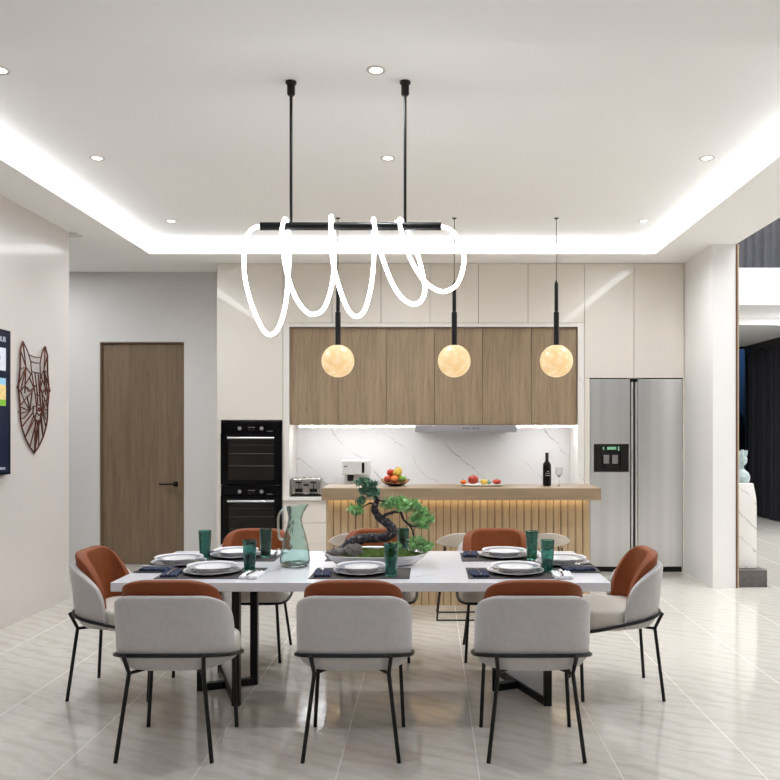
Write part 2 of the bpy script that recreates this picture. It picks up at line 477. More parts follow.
# door in the back wall
dr = bpy.data.objects.new('door_1', None); COL.objects.link(dr); dr.location = (-3.228, 9.19, 0); dr['kind'] = 'structure'
dr['label'] = 'dark oak flush door with a black lever handle in the grey back wall'
obj('door_leaf', B(-.455, .455, .03, .07, .005, 2.484), 'door_oak', dr, smooth=False)
bm = bmesh.new(); box(bm, -.471, -.457, -.004, .1, 0, 2.498); box(bm, .457, .471, -.004, .1, 0, 2.498); box(bm, -.457, .457, -.004, .1, 2.486, 2.498)
obj('door_frame', bm, 'door_oak', dr, smooth=False)
bm = bmesh.new(); box(bm, .345, .395, .018, .03, .88, .93); tube(bm, [(.37, .03, .905), (.37, -.025, .905)], .011, 10); tube(bm, [(.378, -.025, .905), (.2, -.025, .905)], .0095, 10)
obj('door_handle', bm, 'black', dr, label='black lever handle on a square rose')

# window at the far end (behind the statue) and dark outdoors
wn = bpy.data.objects.new('window_1', None); COL.objects.link(wn); wn.location = (5.0, 14.98, 0); wn['kind'] = 'structure'
bm = bmesh.new(); box(bm, -.80, -.76, -.03, .03, 0, 3.04); box(bm, .76, .80, -.03, .03, 0, 3.04); box(bm, -.76, .76, -.03, .03, 0, .04); box(bm, -.76, .76, -.03, .03, 3.0, 3.04)
obj('window_frame', bm, 'black', wn, smooth=False)
obj('glass_pane', B(-.76, .76, -.004, .004, .04, 3.0), pane_mat('dark window glass', (205, 215, 225), .05), wn, smooth=False)
bm = bmesh.new(); box(bm, -8, 14, 15.3, 40, -.12, -.04)
struct('ground', bm, 'lawn', smooth=False)
bm = bmesh.new()
for k in range(1500):
    c = Vector((random.uniform(3.5, 9.5), random.uniform(19.6, 20.8), random.uniform(0, 1.9)))
    n = Vector((random.gauss(0, 1), random.gauss(0, 1), random.gauss(0, 1))).normalized()
    a = n.orthogonal().normalized()*random.uniform(.06, .13); b = n.cross(a)
    bm.faces.new([bm.verts.new(c+q) for q in (a, b*.6, -a, -b*.6)])
box(bm, 3.5, 9.5, 19.9, 20.5, -.05, 1.7)
tag(obj('hedge', bm, 'hedge', smooth=False), 'dark green hedge outside the far window at night', 'hedge')

def curtain_bm(L, h, amp, wl, th=.02):
    bm = bmesh.new(); n = int(L/wl*8); cols = []
    for i in range(n+1):
        x = L*i/n; y = amp*math.sin(2*PI*x/wl)+amp*.4*math.sin(2*PI*x/wl*.37+1)
        cols.append([bm.verts.new((x, y+s*th/2, z)) for s in (-1, 1) for z in (0, h)])
    for a, b in zip(cols, cols[1:]):
        bm.faces.new((a[0], b[0], b[1], a[1])); bm.faces.new((a[2], a[3], b[3], b[2]))
        bm.faces.new((a[1], b[1], b[3], a[3])); bm.faces.new((a[0], a[2], b[2], b[0]))
    bm.faces.new((cols[0][0], cols[0][1], cols[0][3], cols[0][2])); bm.faces.new((cols[-1][0], cols[-1][2], cols[-1][3], cols[-1][1]))
    return bm
t = thing('curtain', 'dark navy floor length curtain along the far right side', 'curtain', (5.78, 14.9, .01), -PI/2)
obj('drape', curtain_bm(3.7, 2.9, .03, .16), 'curtain', t, sharp=80)
obj('curtain_rail', B(-.02, 3.72, -.06, .06, 2.90, 3.025), 'black', t, smooth=False, label='black curtain rail box')
t = thing('curtain', 'grey pleated curtain on the upper gallery above the white floor edge', 'curtain', (2.8, 10.86, 3.612))
obj('drape', curtain_bm(3.1, 2.6, .025, .11), 'curtain_grey', t, sharp=80)
obj('curtain_rail', B(0, 3.1, -.03, .03, 2.6, 2.64), 'black', t, smooth=False)

# ------------------------------------------------------------------ cove and ceiling lights
def cove(label, b):
    tag(obj('cove_light', B(*b), 'cove', smooth=False), label, 'strip light', 'cove strips round the ceiling tray')
cove('white cove light strip along the ceiling tray edge on the wall art side', (-2.82, -2.795, 3.78, 8.25, H1+.012, H1+.092))
cove('white cove light strip along the ceiling tray edge on the fridge side', (2.245, 2.27, 3.78, 8.25, H1+.012, H1+.092))
cove('white cove light strip of the ceiling tray in front of the beige cabinets', (-2.79, 2.24, 8.235, 8.26, H1+.012, H1+.092))

def downlight(x, y, where):
    t = thing('downlight', where, 'ceiling light', (x, y, H2), 0, 'recessed downlights')
    bm = bmesh.new(); lathe(bm, [(.034, 0), (.036, -.003), (.05, -.005), (.054, 0)], 24)
    obj('trim_ring', bm, 'trim_ring', t)
    bm = bmesh.new(); lathe(bm, [(0, -.003), (.034, -.003), (.034, -.0005), (0, -.0005)], 20)
    obj('bulb', bm, 'bulb', t)
    ld = bpy.data.lights.new('spot', 'SPOT'); ld.energy = DOWN_W*(1.5 if y > 7 else 1.); ld.color = (.92, .96, 1.02); ld.spot_size = 2.8; ld.spot_blend = 1.; ld.shadow_soft_size = .05
    lo = bpy.data.objects.new('downlight_beam', ld); COL.objects.link(lo); lo.location = (0, 0, -.02); lo.parent = t
DOWN_W = 36
for x, y, w in ((-2.30, 4.384, 'recessed downlight cut by the left picture edge near the front of the tray'),
                (-.289, 4.384, 'recessed downlight between the two chandelier rods'),
                (1.96, 4.384, 'recessed downlight at the near right corner of the tray'),
                (-2.354, 5.797, 'recessed downlight in the middle of the wall art side'),
                (-.297, 5.797, 'recessed downlight in the middle of the ceiling just beyond the chandelier rods'),
                (1.958, 5.797, 'recessed downlight in the middle of the fridge side'),
                (-.295, 7.536, 'recessed downlight almost hidden behind the chandelier bar'),
                (-2.38, 7.536, 'recessed downlight in the far corner by the door wall'),
                (1.967, 7.536, 'recessed downlight in the far corner before the fridge')):
    downlight(x, y, w)
# a small linear air slot in the corridor ceiling
tag(obj('air_vent', B(-3.30, -3.18, 7.37, 7.50, H1-.012, H1), 'trim_ring', smooth=False), 'small grey ceiling vent at the end of the left wall', 'vent')

# ------------------------------------------------------------------ kitchen cabinets
def xk(px): return (px-430)/94.25
def cabinet(name, x0, x1, z0, z1, y0, y1, mat, label, group, doors, knob=None):
    t = thing(name, label, 'cabinet', ((x0+x1)/2, y0, z0), 0, group)
    w = (x1-x0)/2
    obj('carcass', B(-w+.001, w-.001, .022, y1-y0, 0, z1-z0), 'gap' if mat == 'beige' else 'slat_back', t, smooth=False)
    for (a, b, c, d) in doors:
        obj('door', B(a-(x0+x1)/2+.0022, b-(x0+x1)/2-.0022, 0, .02, c-z0+.002, d-z0-.002), mat, t, smooth=False)
    return t
ztop, zu = 3.28, 2.646
xs = [283, 332, 381, 430, 478.5, 528, 584.5]
nm = ['first from the oven tower', 'second from the oven tower', 'third from the oven tower', 'fourth from the oven tower, above the range hood', 'x', 'last before the tall cabinets over the fridge']
nm[4] = 'fifth from the oven tower, above the hood end'
for i in range(6):
    a, b = xk(xs[i]), xk(xs[i+1])
    cabinet('overhead_cabinet', a, b, zu, ztop, FY, BY, 'beige', 'high beige lacquer cabinet below the ceiling, ' + nm[i], 'high beige cabinets', [(a, b, zu, ztop)])
for i, (p, q) in enumerate(((584.5, 634), (634, 684))):
    a, b = xk(p), min(xk(q), XR-.003)
    cabinet('overhead_cabinet', a, b, 2.062, ztop, FY, BY, 'beige', 'tall beige cabinet over the ' + ('dispenser side of the fridge' if i == 0 else 'plain right door of the fridge'), 'high beige cabinets', [(a, b, 2.062, ztop)])
# oven tower: an open surround, door above and drawer below
a, b = xk(217), xk(283)
ox0, ox1 = xk(221), xk(282.4)
t = thing('oven_tower_cabinet', 'tall beige lacquer tower cabinet holding two black ovens', 'cabinet', ((a+b)/2, FY, 0))
w = (b-a)/2; cx = (a+b)/2
bm = bmesh.new(); box(bm, -w, ox0-cx, 0, .48, 0, 1.615); box(bm, ox1-cx, w-.001, 0, .48, 0, 1.615); box(bm, -w, w-.001, .024, .48, 1.615, ztop); box(bm, ox0-cx, ox1-cx, .03, .48, 0, .25); box(bm, ox0-cx, ox1-cx, .46, .48, .25, 1.615)
obj('carcass', bm, 'beige', t, smooth=False)
obj('door', B(-w+.001, w-.003, 0, .022, 1.618, ztop), 'beige', t, smooth=False)
obj('drawer', B(ox0-cx+.003, ox1-cx-.003, 0, .02, .1, .248), 'beige', t, smooth=False)

# ovens
def oven(loc, label):
    W, Hh = ox1-ox0-.004, .664
    t = thing('built_in_oven', label, 'oven', loc, 0, 'black built in ovens')
    bm = bmesh.new(); box(bm, -W/2, W/2, 0, .45, .005, Hh)
    obj('body', bm, 'black_gloss', t, smooth=False, bevel=.003)
    obj('control_panel', B(-W/2, W/2, -.012, 0, .555, Hh), 'black_gloss', t, smooth=False, bevel=.002)
    for x in (-.12, .112):
        bm = bmesh.new(); lathe(bm, [(0, 0), (.024, 0), (.024, .012), (.02, .022), (0, .022)], 20)
        bmesh.ops.rotate(bm, verts=bm.verts, cent=(0, 0, 0), matrix=Matrix.Rotation(PI/2, 3, 'X'))
        bmesh.ops.translate(bm, verts=bm.verts, vec=(x, -.012, .598))
        obj('knob', bm, 'chrome', t)
    bm = bmesh.new()
    for i in range(4): box(bm, -.034+i*.018+(.004 if i > 1 else 0), -.022+i*.018+(.004 if i > 1 else 0), -.0135, -.012, .603, .613)
    for i in range(3): box(bm, -.03+i*.026, -.024+i*.026, -.0135, -.012, .578, .584)
    obj('display', bm, 'paddle', t, smooth=False)
    bm = bmesh.new(); box(bm, .165, .225, -.0135, -.012, .566, .5715)
    obj('maker_mark', bm, 'paddle', t, smooth=False)
    bm = bmesh.new(); box(bm, -W/2, W/2, -.022, 0, .005, .05); box(bm, -W/2, W/2, -.022, 0, .515, .55)
    box(bm, -W/2, -.245, -.022, 0, .05, .515); box(bm, .245, W/2, -.022, 0, .05, .515)
    d = obj('door', bm, 'black_gloss', t, smooth=False)
    bm = bmesh.new(); box(bm, -.245, .245, -.016, -.004, .05, .515)
    obj('door_glass', bm, 'oven_glass', d, smooth=False)
    bm = bmesh.new(); tube(bm, [(-.245, -.05, .497), (.245, -.05, .497)], .0125, 12)
    for x in (-.22, .22): box(bm, x-.008, x+.008, -.045, -.02, .489, .505)
    obj('handle', bm, 'chrome', d)
    bm = bmesh.new()
    for z in (.2, .33, .42): tube(bm, [(-.235, -.0168, z), (.235, -.0168, z)], .0022, 6)
    obj('rack', bm, 'oven_int', d)
ovx = (ox0+ox1)/2
oven((ovx, FY-.002, .93), 'upper black built-in oven in the beige tower')
oven((ovx, FY-.002, .262), 'lower black built-in oven, half hidden behind a tan chair back')

# niche: marble surround, wooden wall cabinets, splashback, counter
bm = bmesh.new()
box(bm, xk(283)+.001, xk(289), FY+.004, BY, .8, 2.646); box(bm, xk(578), xk(584.5)-.001, FY+.004, BY, .8, 2.646); box(bm, xk(289), xk(578), FY+.004, BY, 2.606, 2.645)
struct('trim_5', bm, 'counter', smooth=False)
struct('wall_splashback', B(xk(289), xk(578), BY-.02, BY+.02, .8, 2.606), 'splash', smooth=False)
wx = [289, 337.5, 386, 434.5, 483, 532, 577.6]
wy = FY+.05
wl = ['first from the oven tower', 'second from the oven tower', 'third from the oven tower', 'fourth from the oven tower, above the range hood', 'fifth from the oven tower, behind the gap of the right two globes', 'last before the fridge']
wl[4] = 'fifth from the oven tower, above the hood end'
for i in range(6):
    a, b = xk(wx[i]), xk(wx[i+1])
    cabinet('wall_cabinet', a, b, 1.566, 2.602, wy, BY-.021, 'oak', 'oak veneer wall cabinet over the splashback, ' + wl[i], 'oak wall cabinets', [(a, b, 1.566, 2.602)])
for i, (p, q) in enumerate(((297, 414.5), (518, 575))):
    t = thing('under_cabinet_light', ('long' if i == 0 else 'short') + ' white light strip under the oak wall cabinets, ' + ('between oven tower and range hood' if i == 0 else 'between range hood and fridge'), 'strip light', (xk(p), 8.84, 1.566), 0, 'strip lights under the oak cabinets')
    obj('housing', B(0, xk(q)-xk(p), .0, .05, -.008, 0), 'steel_hood', t, smooth=False)
    obj('diffuser', B(.003, xk(q)-xk(p)-.003, -.002, .046, -.024, -.008), 'strip', t, smooth=False)
t = thing('range_hood', 'slim grey slide-out range hood under the oak wall cabinets', 'range hood', (xk(466), wy-.03, 1.49))
w = (xk(517)-xk(415))/2
obj('body', B(-w+.02, w-.02, .03, .45, 0, .074), 'steel_hood', t, smooth=False)
obj('front_panel', B(-w, w, 0, .03, -.002, .07), 'steel_hood', t, smooth=False, bevel=.004)
for i in range(7):
    x = -.03+i*.026
    if i != 3: obj('button', B(x, x+.012, -.0015, 0, .03, .044), 'dark_gap', t, smooth=False)
# counter and base cabinets
tag(obj('worktop', B(xk(283)+.002, xk(584.5)-.002, FY-.02, BY-.021, .762, .80), 'counter', smooth=False, bevel=.003), 'pale stone worktop below the marble splashback', 'worktop')
def base_cab(x0, x1, label, grp):
    t = thing('base_cabinet', label, 'cabinet', ((x0+x1)/2, FY, 0), 0, grp); w = (x1-x0)/2
    obj('carcass', B(-w+.001, w-.001, .022, .5, .08, .761), 'gap', t, smooth=False)
    obj('kick_board', B(-w+.001, w-.001, .05, .07, 0, .08), 'beige', t, smooth=False)
    for z0, z1 in ((.08, .30), (.303, .523), (.527, .757)):
        obj('drawer', B(-w+.002, w-.002, 0, .021, z0, z1), 'beige', t, smooth=False)
base_cab(xk(283)+.003, xk(326)+.04, 'beige drawer cabinet under the toaster beside the oven tower', None)
x = xk(326)+.042; step = (xk(584.5)-.004-x)/3
for i in range(3):
    base_cab(x+i*step, x+(i+1)*step-.002, 'beige drawer cabinet hidden behind the slatted island', 'base cabinets behind the island')

tag(obj('end_panel', B(xk(584.5)+.001, xk(590)-.002, FY, BY-.03, 0, 2.06), 'beige', smooth=False), 'narrow beige end panel between the splashback niche and the fridge', 'cabinet panel')
tag(obj('end_panel', B(xk(682.6)+.002, XR-.002, FY, BY-.03, 0, 2.06), 'beige', smooth=False), 'thin beige end panel between the fridge and the right wall', 'cabinet panel')
# ------------------------------------------------------------------ refrigerator
fx0, fx1 = xk(590.5), xk(682.6)
t = thing('refrigerator', 'tall steel side-by-side refrigerator with a black dispenser panel', 'refrigerator', ((fx0+fx1)/2, FY+.01, 0))
cx = (fx0+fx1)/2; w = (fx1-fx0)/2
obj('body', B(-w+.003, w-.003, .05, .53, .0, 2.045), 'dark_gap', t, smooth=False)
obj('kick_plate', B(-w, w, .03, .05, 0, .05), 'black', t, smooth=False)
px = lambda p: xk(p)-cx
da, db = px(594), px(629); dz0, dz1 = 1.5-(472-431)/94.25, 1.5-(444-431)/94.25
bm = bmesh.new()
x0, x1 = -w, px(630.2)
box(bm, x0, x1, 0, .05, .06, dz0); box(bm, x0, x1, 0, .05, dz1, 2.052); box(bm, x0, da, 0, .05, dz0, dz1); box(bm, db, x1, 0, .05, dz0, dz1)
ld = obj('door', bm, 'steel', t, smooth=False, label='freezer door with the dispenser opening')
rd = obj('door', B(px(638.3), w, 0, .05, .06, 2.052), 'steel', t, smooth=False, bevel=.004)
for s, d in ((px(632.2), ld), (px(636.4), rd)):
    bm = bmesh.new(); box(bm, s-.012, s+.012, -.012, .045, .1, 2.02)
    obj('handle', bm, 'steel', d, smooth=False, bevel=.005)
bm = bmesh.new()
box(bm, da, da+.085, -.004, .03, dz0, dz1); box(bm, db-.085, db, -.004, .03, dz0, dz1); box(bm, da+.085, db-.085, -.004, .03, dz1-.075, dz1); box(bm, da+.085, db-.085, -.004, .03, dz0, dz0+.035)
box(bm, da+.085, db-.085, .12, .13, dz0+.03, dz1-.07)
disp = obj('dispenser', bm, 'black', t, smooth=False)
mid = (da+db)/2
bm = bmesh.new(); box(bm, mid-.045, mid+.05, -.006, -.004, dz1-.06, dz1-.03); box(bm, mid+.07, mid+.083, -.006, -.004, dz1-.075, dz1-.025); box(bm, mid-.09, mid-.078, -.006, -.004, dz1-.06, dz1-.03)
obj('display', bm, 'lcd', disp, smooth=False)
for x in (mid-.082, mid+.012):
    obj('paddle', B(x, x+.062, .01, .025, dz0+.085, dz0+.18), 'paddle', disp, smooth=False, bevel=.006)
bm = bmesh.new(); box(bm, px(628), px(641), -.01, .05, 2.0525, 2.0595)
obj('hinge_cover', bm, 'paddle', t, smooth=False)

# ------------------------------------------------------------------ island bar
ix0, ix1 = -.894, 1.375
t = thing('kitchen_island', 'slatted pale oak bar island with a thick wooden top', 'kitchen island', (.24, 7.05, 0))
ox = .24
obj('bar_top', B(-.902-ox, 1.42-ox, -.25, .25, .925, 1.026), 'oak_h', t, smooth=False, bevel=.004)
obj('body', B(ix0-ox, ix1-ox, .013, .22, 0, .925), 'slat_back', t, smooth=False)
obj('work_base', B(ix0-ox, ix1-ox, .22, .68, 0, .82), 'beige', t, smooth=False)
bm = bmesh.new(); n = 36; p = (ix1-ix0)/n
for i in range(n):
    x = ix0-ox+p*(i+.5)
    q = [(x-p*.45, .024), (x-p*.45, .007), (x-p*.3, 0), (x+p*.3, 0), (x+p*.45, .007), (x+p*.45, .024)]
    lo = [bm.verts.new((a, b, 0)) for a, b in q]; hi = [bm.verts.new((a, b, .925)) for a, b in q]
    for k in range(6):
        bm.faces.new((lo[k], lo[(k+1) % 6], hi[(k+1) % 6], hi[k]))
    bm.faces.new(lo); bm.faces.new(hi[::-1])
obj('slat_panel', bm, 'slat', t, smooth=False, label='front panel of narrow vertical oak slats')
obj('light_strip', B(ix0-ox+.03, ix1-ox-.03, -.045, -.02, .917, .925), 'warm_strip', t, smooth=False, label='warm light strip under the bar top')

# ------------------------------------------------------------------ things on the island and counter
IZ = 1.0262
def islandx(p, d): return (p-430)*d/820
# toaster
t = thing('toaster', 'steel four-slot toaster on the stone worktop beside the oven tower', 'toaster', (-1.325, 8.86, .8005))
obj('body', B(-.165, .165, -.1, .1, .02, .195), 'toaster', t, bevel=.022, bseg=4)
obj('base', B(-.16, .16, -.095, .095, 0, .022), 'black', t, bevel=.004)
for sx in (-.095, .06):
    bm = bmesh.new(); box(bm, sx-.004+.02, sx+.004+.02, -.103, -.1, .065, .15); obj('lever_slot', bm, 'black', t, smooth=False)
    bm = bmesh.new(); box(bm, sx-.012, sx+.052, -.125, -.1, .143, .158); obj('lever', bm, 'black', t, bevel=.004)
    bm = bmesh.new(); box(bm, sx-.02, sx+.06, -.104, -.1, .045, .085); obj('control_pad', bm, 'black', t, bevel=.003)
    bm = bmesh.new(); box(bm, sx-.03, sx+.07, -.104, -.1, .02, .034); obj('crumb_tray', bm, 'black', t, bevel=.002)
bm = bmesh.new(); box(bm, -.025, .03, -.103, -.1, .112, .135); obj('badge', bm, 'dark_gap', t, smooth=False)
for k in range(4):
    bm = bmesh.new(); tube(bm, [(-.11+k*.07, -.07, .197), (-.11+k*.07, .07, .197)], .009, 8); obj('slot_rim', bm, 'chrome', t)
# coffee machine
t = thing('coffee_machine', 'white boxy coffee machine on the worktop against the splashback', 'coffee machine', (-.80, 8.93, .8005))
obj('housing', B(-.145, .145, -.14, .16, .23, .385), 'machine', t, bevel=.012, bseg=3)
obj('back_body', B(-.135, .135, .02, .16, .02, .232), 'machine', t, bevel=.008)
obj('drip_tray', B(-.145, .145, -.14, .16, 0, .035), 'dark_gap', t, bevel=.006)
bm = bmesh.new(); lathe(bm, [(0, .16), (.03, .16), (.035, .19), (.035, .232), (0, .232)], 18, (-.06, -.06, 0)); obj('spout', bm, 'black', t)
obj('control_strip', B(.07, .095, -.1435, -.14, .25, .36), 'black_gloss', t, smooth=False)
obj('badge', B(-.125, -.085, -.1425, -.14, .315, .325), 'dark_gap', t, smooth=False)
def leaf_cluster(bm, c, rad, n, size, flat=1.):
    for k in range(n):
        d = Vector((random.gauss(0, 1), random.gauss(0, 1), random.gauss(0, 1))).normalized()*(random.random()**.4)
        p = Vector((c[0]+d.x*rad[0], c[1]+d.y*rad[1], c[2]+d.z*rad[2]))
        for q in range(4):
            nrm = Vector((random.gauss(0, 1), random.gauss(0, 1), random.gauss(0, 1))).normalized()
            a = nrm.orthogonal().normalized(); a.rotate(Matrix.Rotation(random.uniform(0, 6.28), 3, nrm))
            b = nrm.cross(a); L = size*random.uniform(.7, 1.3)
            bm.faces.new([bm.verts.new(p+v) for v in (-b*L*.18, a*L*.5-b*L*.24, a*L, a*L*.5+b*L*.24, b*L*.18)])
def fruit(name, mat, loc, r, label, cat, s=(1, 1, 1), kind='apple', group=None):
    t = thing(name, label, cat, loc, random.uniform(0, 6), group)
    bm = bmesh.new()
    def dimple(p):
        if kind == 'apple':
            k = 1-.28*math.exp(-((p.x**2+p.y**2)/.12)) if p.z > 0 else 1-.12*math.exp(-((p.x**2+p.y**2)/.1))
            return Vector((p.x*(1+.04*p.z), p.y*(1+.04*p.z), p.z*k))
        if kind == 'pear':
            k = 1-.42*max(0, p.z)**1.2
            return Vector((p.x*k, p.y*k, p.z*(1.35 if p.z > 0 else .95)))
        return p
    ball(bm, (0, 0, r*s[2]), r, s, 18, dimple); obj('flesh', bm, mat, t, sharp=180)
    bm = bmesh.new(); h = r*s[2]*(1.7 if kind != 'pear' else 2.3)
    tube(bm, [(0, 0, h-.004), (.002, 0, h+.006), (.004, .002, h+.014)], .0022, 6); obj('stem', bm, 'stem', t)
    return t
# fruit bowl
bx, by = -.30, 7.07
t = thing('fruit_bowl', 'amber coloured bowl heaped with fruit on the wooden bar top', 'bowl', (bx, by, IZ))
bm = bmesh.new(); lathe(bm, [(0, 0), (.05, 0), (.085, .012), (.115, .036), (.13, .058), (.125, .059), (.11, .038), (.08, .018), (0, .012)], 32); obj('bowl_shell', bm, 'amber_glass', t)
ring = lambda k, n, rad, z, o=0.: (rad*math.cos(2*PI*k/n+o), rad*math.sin(2*PI*k/n+o), z)
fr = [('apple', 'red', ring(0, 5, .064, .024, 3.4), .0355, 'red apple at the left front of the amber bowl'), ('orange', 'orange', ring(1, 5, .064, .024, 3.4), .0355, 'orange at the front of the amber fruit bowl'),
      ('green_apple', 'green_fruit', ring(2, 5, .064, .024, 3.4), .0355, 'green apple at the right front of the amber bowl'), ('orange', 'orange', ring(3, 5, .064, .024, 3.4), .0355, 'orange lying at the back right of the amber bowl'),
      ('orange', 'orange', ring(4, 5, .064, .024, 3.4), .0355, 'orange lying at the back left of the amber bowl'), ('apple', 'red', ring(0, 3, .04, .082, 2.9), .034, 'red apple on top of the heap in the amber bowl'),
      ('pear', 'yellow', ring(1, 3, .042, .082, 2.9), .031, 'yellow pear at the front of the heap in the amber bowl'), ('lemon', 'yellow', ring(2, 3, .042, .088, 2.9), .031, 'yellow lemon at the back of the heap in the amber bowl')]
for n_, m_, p_, r_, l_ in fr:
    fruit(n_, m_, (bx+p_[0], by+p_[1], IZ+p_[2]), r_, l_, 'fruit', kind='pear' if n_ == 'pear' else ('apple' if 'apple' in n_ else 'round'), s=(1, 1, 1.2) if n_ == 'lemon' else (1, 1, 1))
# platter of vegetables
t = thing('platter', 'long white platter with tomatoes and peppers on the wooden bar top', 'platter', (.45, 7.07, IZ))
bm = bmesh.new(); lathe(bm, [(0, .003), (.13, .003), (.17, .012), (.178, .016), (.178, .011), (.15, 0), (0, 0)], 40, fn=lambda q, a, r, z: (q.x*1.08, q.y*.55, q.z)); obj('dish', bm, 'china', t)
fruit('tomato', 'tomato', (.372, 7.06, IZ+.014), .046, 'large red tomato at the middle of the long white platter', 'vegetable', (1.1, 1, .9), 'apple')
fruit('tomato', 'orange', (.287, 7.05, IZ+.014), .028, 'small orange tomato at the left end of the white platter', 'vegetable', (1.1, 1, .75), 'apple')
fruit('pepper', 'yellow', (.462, 7.03, IZ+.012), .03, 'yellow pepper beside the large tomato on the white platter', 'vegetable', (1.2, 1, .85), 'apple')
fruit('pepper', 'tomato', (.575, 7.05, IZ+.014), .038, 'flat red pepper at the right end of the white platter', 'vegetable', (1.45, 1, .62), 'apple')
fruit('lime', 'leaf_dark', (.505, 7.10, IZ+.01), .02, 'small dark green lime between the two peppers', 'fruit', (1.2, 1, .9), 'round')
# bottle and glass
t = thing('wine_bottle', 'black wine bottle standing on the bar top near the fridge', 'bottle', (islandx(547, 7.05), 7.05, IZ))
bm = bmesh.new(); lathe(bm, [(0, .004), (.03, 0), (.036, .006), (.036, .175), (.034, .192), (.018, .212), (.0135, .225), (.0135, .235)], 28); obj('glass_body', bm, 'bottle', t)
bm = bmesh.new(); lathe(bm, [(.0142, .228), (.0148, .275), (.0155, .276), (.0155, .288), (0, .288)], 20); obj('capsule', bm, 'foil', t)
bm = bmesh.new()
for z, row in ((.108, (-.5, -.2, .15, .45)), (.09, (-.55, -.35, -.1, .1, .32, .55)), (.125, (-.15, .15))):
    for a in row:
        for da in (0, .1):
            b0, b1 = -PI/2+a+da, -PI/2+a+da+.07
            bm.faces.new([bm.verts.new((.0364*math.cos(q), .0364*math.sin(q), zz)) for q, zz in ((b0, z), (b1, z), (b1, z+.007), (b0, z+.007))])
obj('label_print', bm, 'label_ink', t, smooth=False)
t = thing('wine_glass', 'stemmed clear wine glass beside the black bottle', 'glass', (islandx(559, 7.05), 7.05, IZ))
bm = bmesh.new(); lathe(bm, [(0, .0), (.03, 0), (.03, .002), (.006, .006), (.0035, .02), (.0035, .075), (.012, .085), (.03, .105), (.033, .13), (.028, .162), (.0268, .162), (.0315, .13), (.0285, .106), (.01, .088), (0, .086)], 28); obj('goblet', bm, 'clear_glass', t)

# ------------------------------------------------------------------ pendants
def pendant(x, y, zc, label):
    t = thing('pendant_lamp', label, 'pendant lamp', (x, y, H2), 0, 'globe pendants over the island')
    zc -= H2
    bm = bmesh.new(); R = .148
    prof = [(0, -R)] + [(R*math.sin(PI*i/28), -R*math.cos(PI*i/28)) for i in range(1, 26)] + [(.028, R*.955)]
    lathe(bm, prof, 40, (0, 0, zc)); obj('globe', bm, 'globe', t)
    bm = bmesh.new(); lathe(bm, [(0, R*.93), (.03, R*.93), (.03, R*.93+.008), (.0245, R*.93+.012), (.0245, .44), (.016, .447), (.016, .455), (.0175, .462), (.0175, .70), (.011, .715), (.006, .73), (0, .73)], 20, (0, 0, zc))
    obj('stem', bm, 'black', t)
    bm = bmesh.new(); tube(bm, [(0, 0, zc+.72), (0, 0, -.004)], .0032, 6); obj('cable', bm, 'black', t)
    bm = bmesh.new(); lathe(bm, [(0, -.008), (.018, -.008), (.02, 0), (0, 0)], 20); obj('canopy', bm, 'black', t)
pendant(-.834, 7.43, 2.134, 'glowing alabaster globe pendant over the island, nearest the oven tower')
pendant(.22, 7.43, 2.134, 'glowing alabaster globe pendant, middle of the three over the island')
pendant(1.145, 7.43, 2.134, 'glowing alabaster globe pendant over the island, nearest the fridge')

# ------------------------------------------------------------------ chandelier
CX = -.4375
t = thing('chandelier', 'black bar chandelier wrapped by a looping white light tube above the dining table', 'chandelier', (CX, 4.53, H2))
for x in (-.33, .30):
    bm = bmesh.new(); lathe(bm, [(0, 0), (.03, 0), (.03, -.012), (.022, -.02), (.022, -.07), (.016, -.078), (0, -.078)], 20, (x, 0, 0)); obj('canopy', bm, 'black', t)
    bm = bmesh.new(); tube(bm, [(x, 0, -.07), (x, 0, 2.645-H2)], .0085, 10); obj('rod', bm, 'black', t)
bm = bmesh.new(); tube(bm, [(-.5, 0, 2.631-H2), (.5, 0, 2.631-H2)], .022, 20); obj('bar', bm, 'black', t)
LP = [(-0.499,2.631),(-0.529,2.624),(-0.561,2.599),(-0.586,2.537),(-0.593,2.475),(-0.588,2.351),(-0.568,2.254),(-0.543,2.174),(-0.494,2.068),(-0.450,2.036),(-0.402,2.082),(-0.366,2.210),(-0.349,2.387),(-0.345,2.546),(-0.352,2.626),(-0.363,2.673),(-0.375,2.599),(-0.363,2.475),(-0.340,2.351),(-0.296,2.227),(-0.242,2.156),(-0.203,2.148),(-0.154,2.183),(-0.115,2.298),(-0.097,2.440),(-0.099,2.581),(-0.108,2.688),(-0.106,2.599),(-0.092,2.422),(-0.057,2.280),(-0.012,2.165),(0.032,2.135),(0.076,2.183),(0.112,2.333),(0.126,2.511),(0.124,2.670),(0.138,2.599),(0.174,2.457),(0.236,2.298),(0.298,2.218),(0.360,2.201),(0.400,2.245),(0.407,2.316),(0.377,2.457),(0.324,2.599),(0.271,2.670),(0.280,2.599),(0.324,2.457),(0.395,2.333),(0.466,2.275),(0.528,2.266),(0.593,2.316),(0.625,2.440),(0.599,2.546),(0.554,2.608),(0.498,2.631)]
tops = [0, 15, 26, 35, 45, len(LP)-1]; path = []
for i, (x, z) in enumerate(LP):
    y = 0.
    for a, b in zip(tops, tops[1:]):
        if a <= i <= b:
            s = (i-a)/(b-a); y = -.055*math.sin(2*PI*s) if a else .055*(-math.sin(PI*s)*0+ math.sin(PI*s)*(s-.1)*1.3)
            if b == len(LP)-1: y = -.055*math.sin(PI*s)*(1-s)*1.5
    path.append((x, y, z-H2))
bm = bmesh.new(); tube(bm, smooth_path(path, 5), .0112, 12); obj('light_tube', bm, 'tube', t, sharp=180)

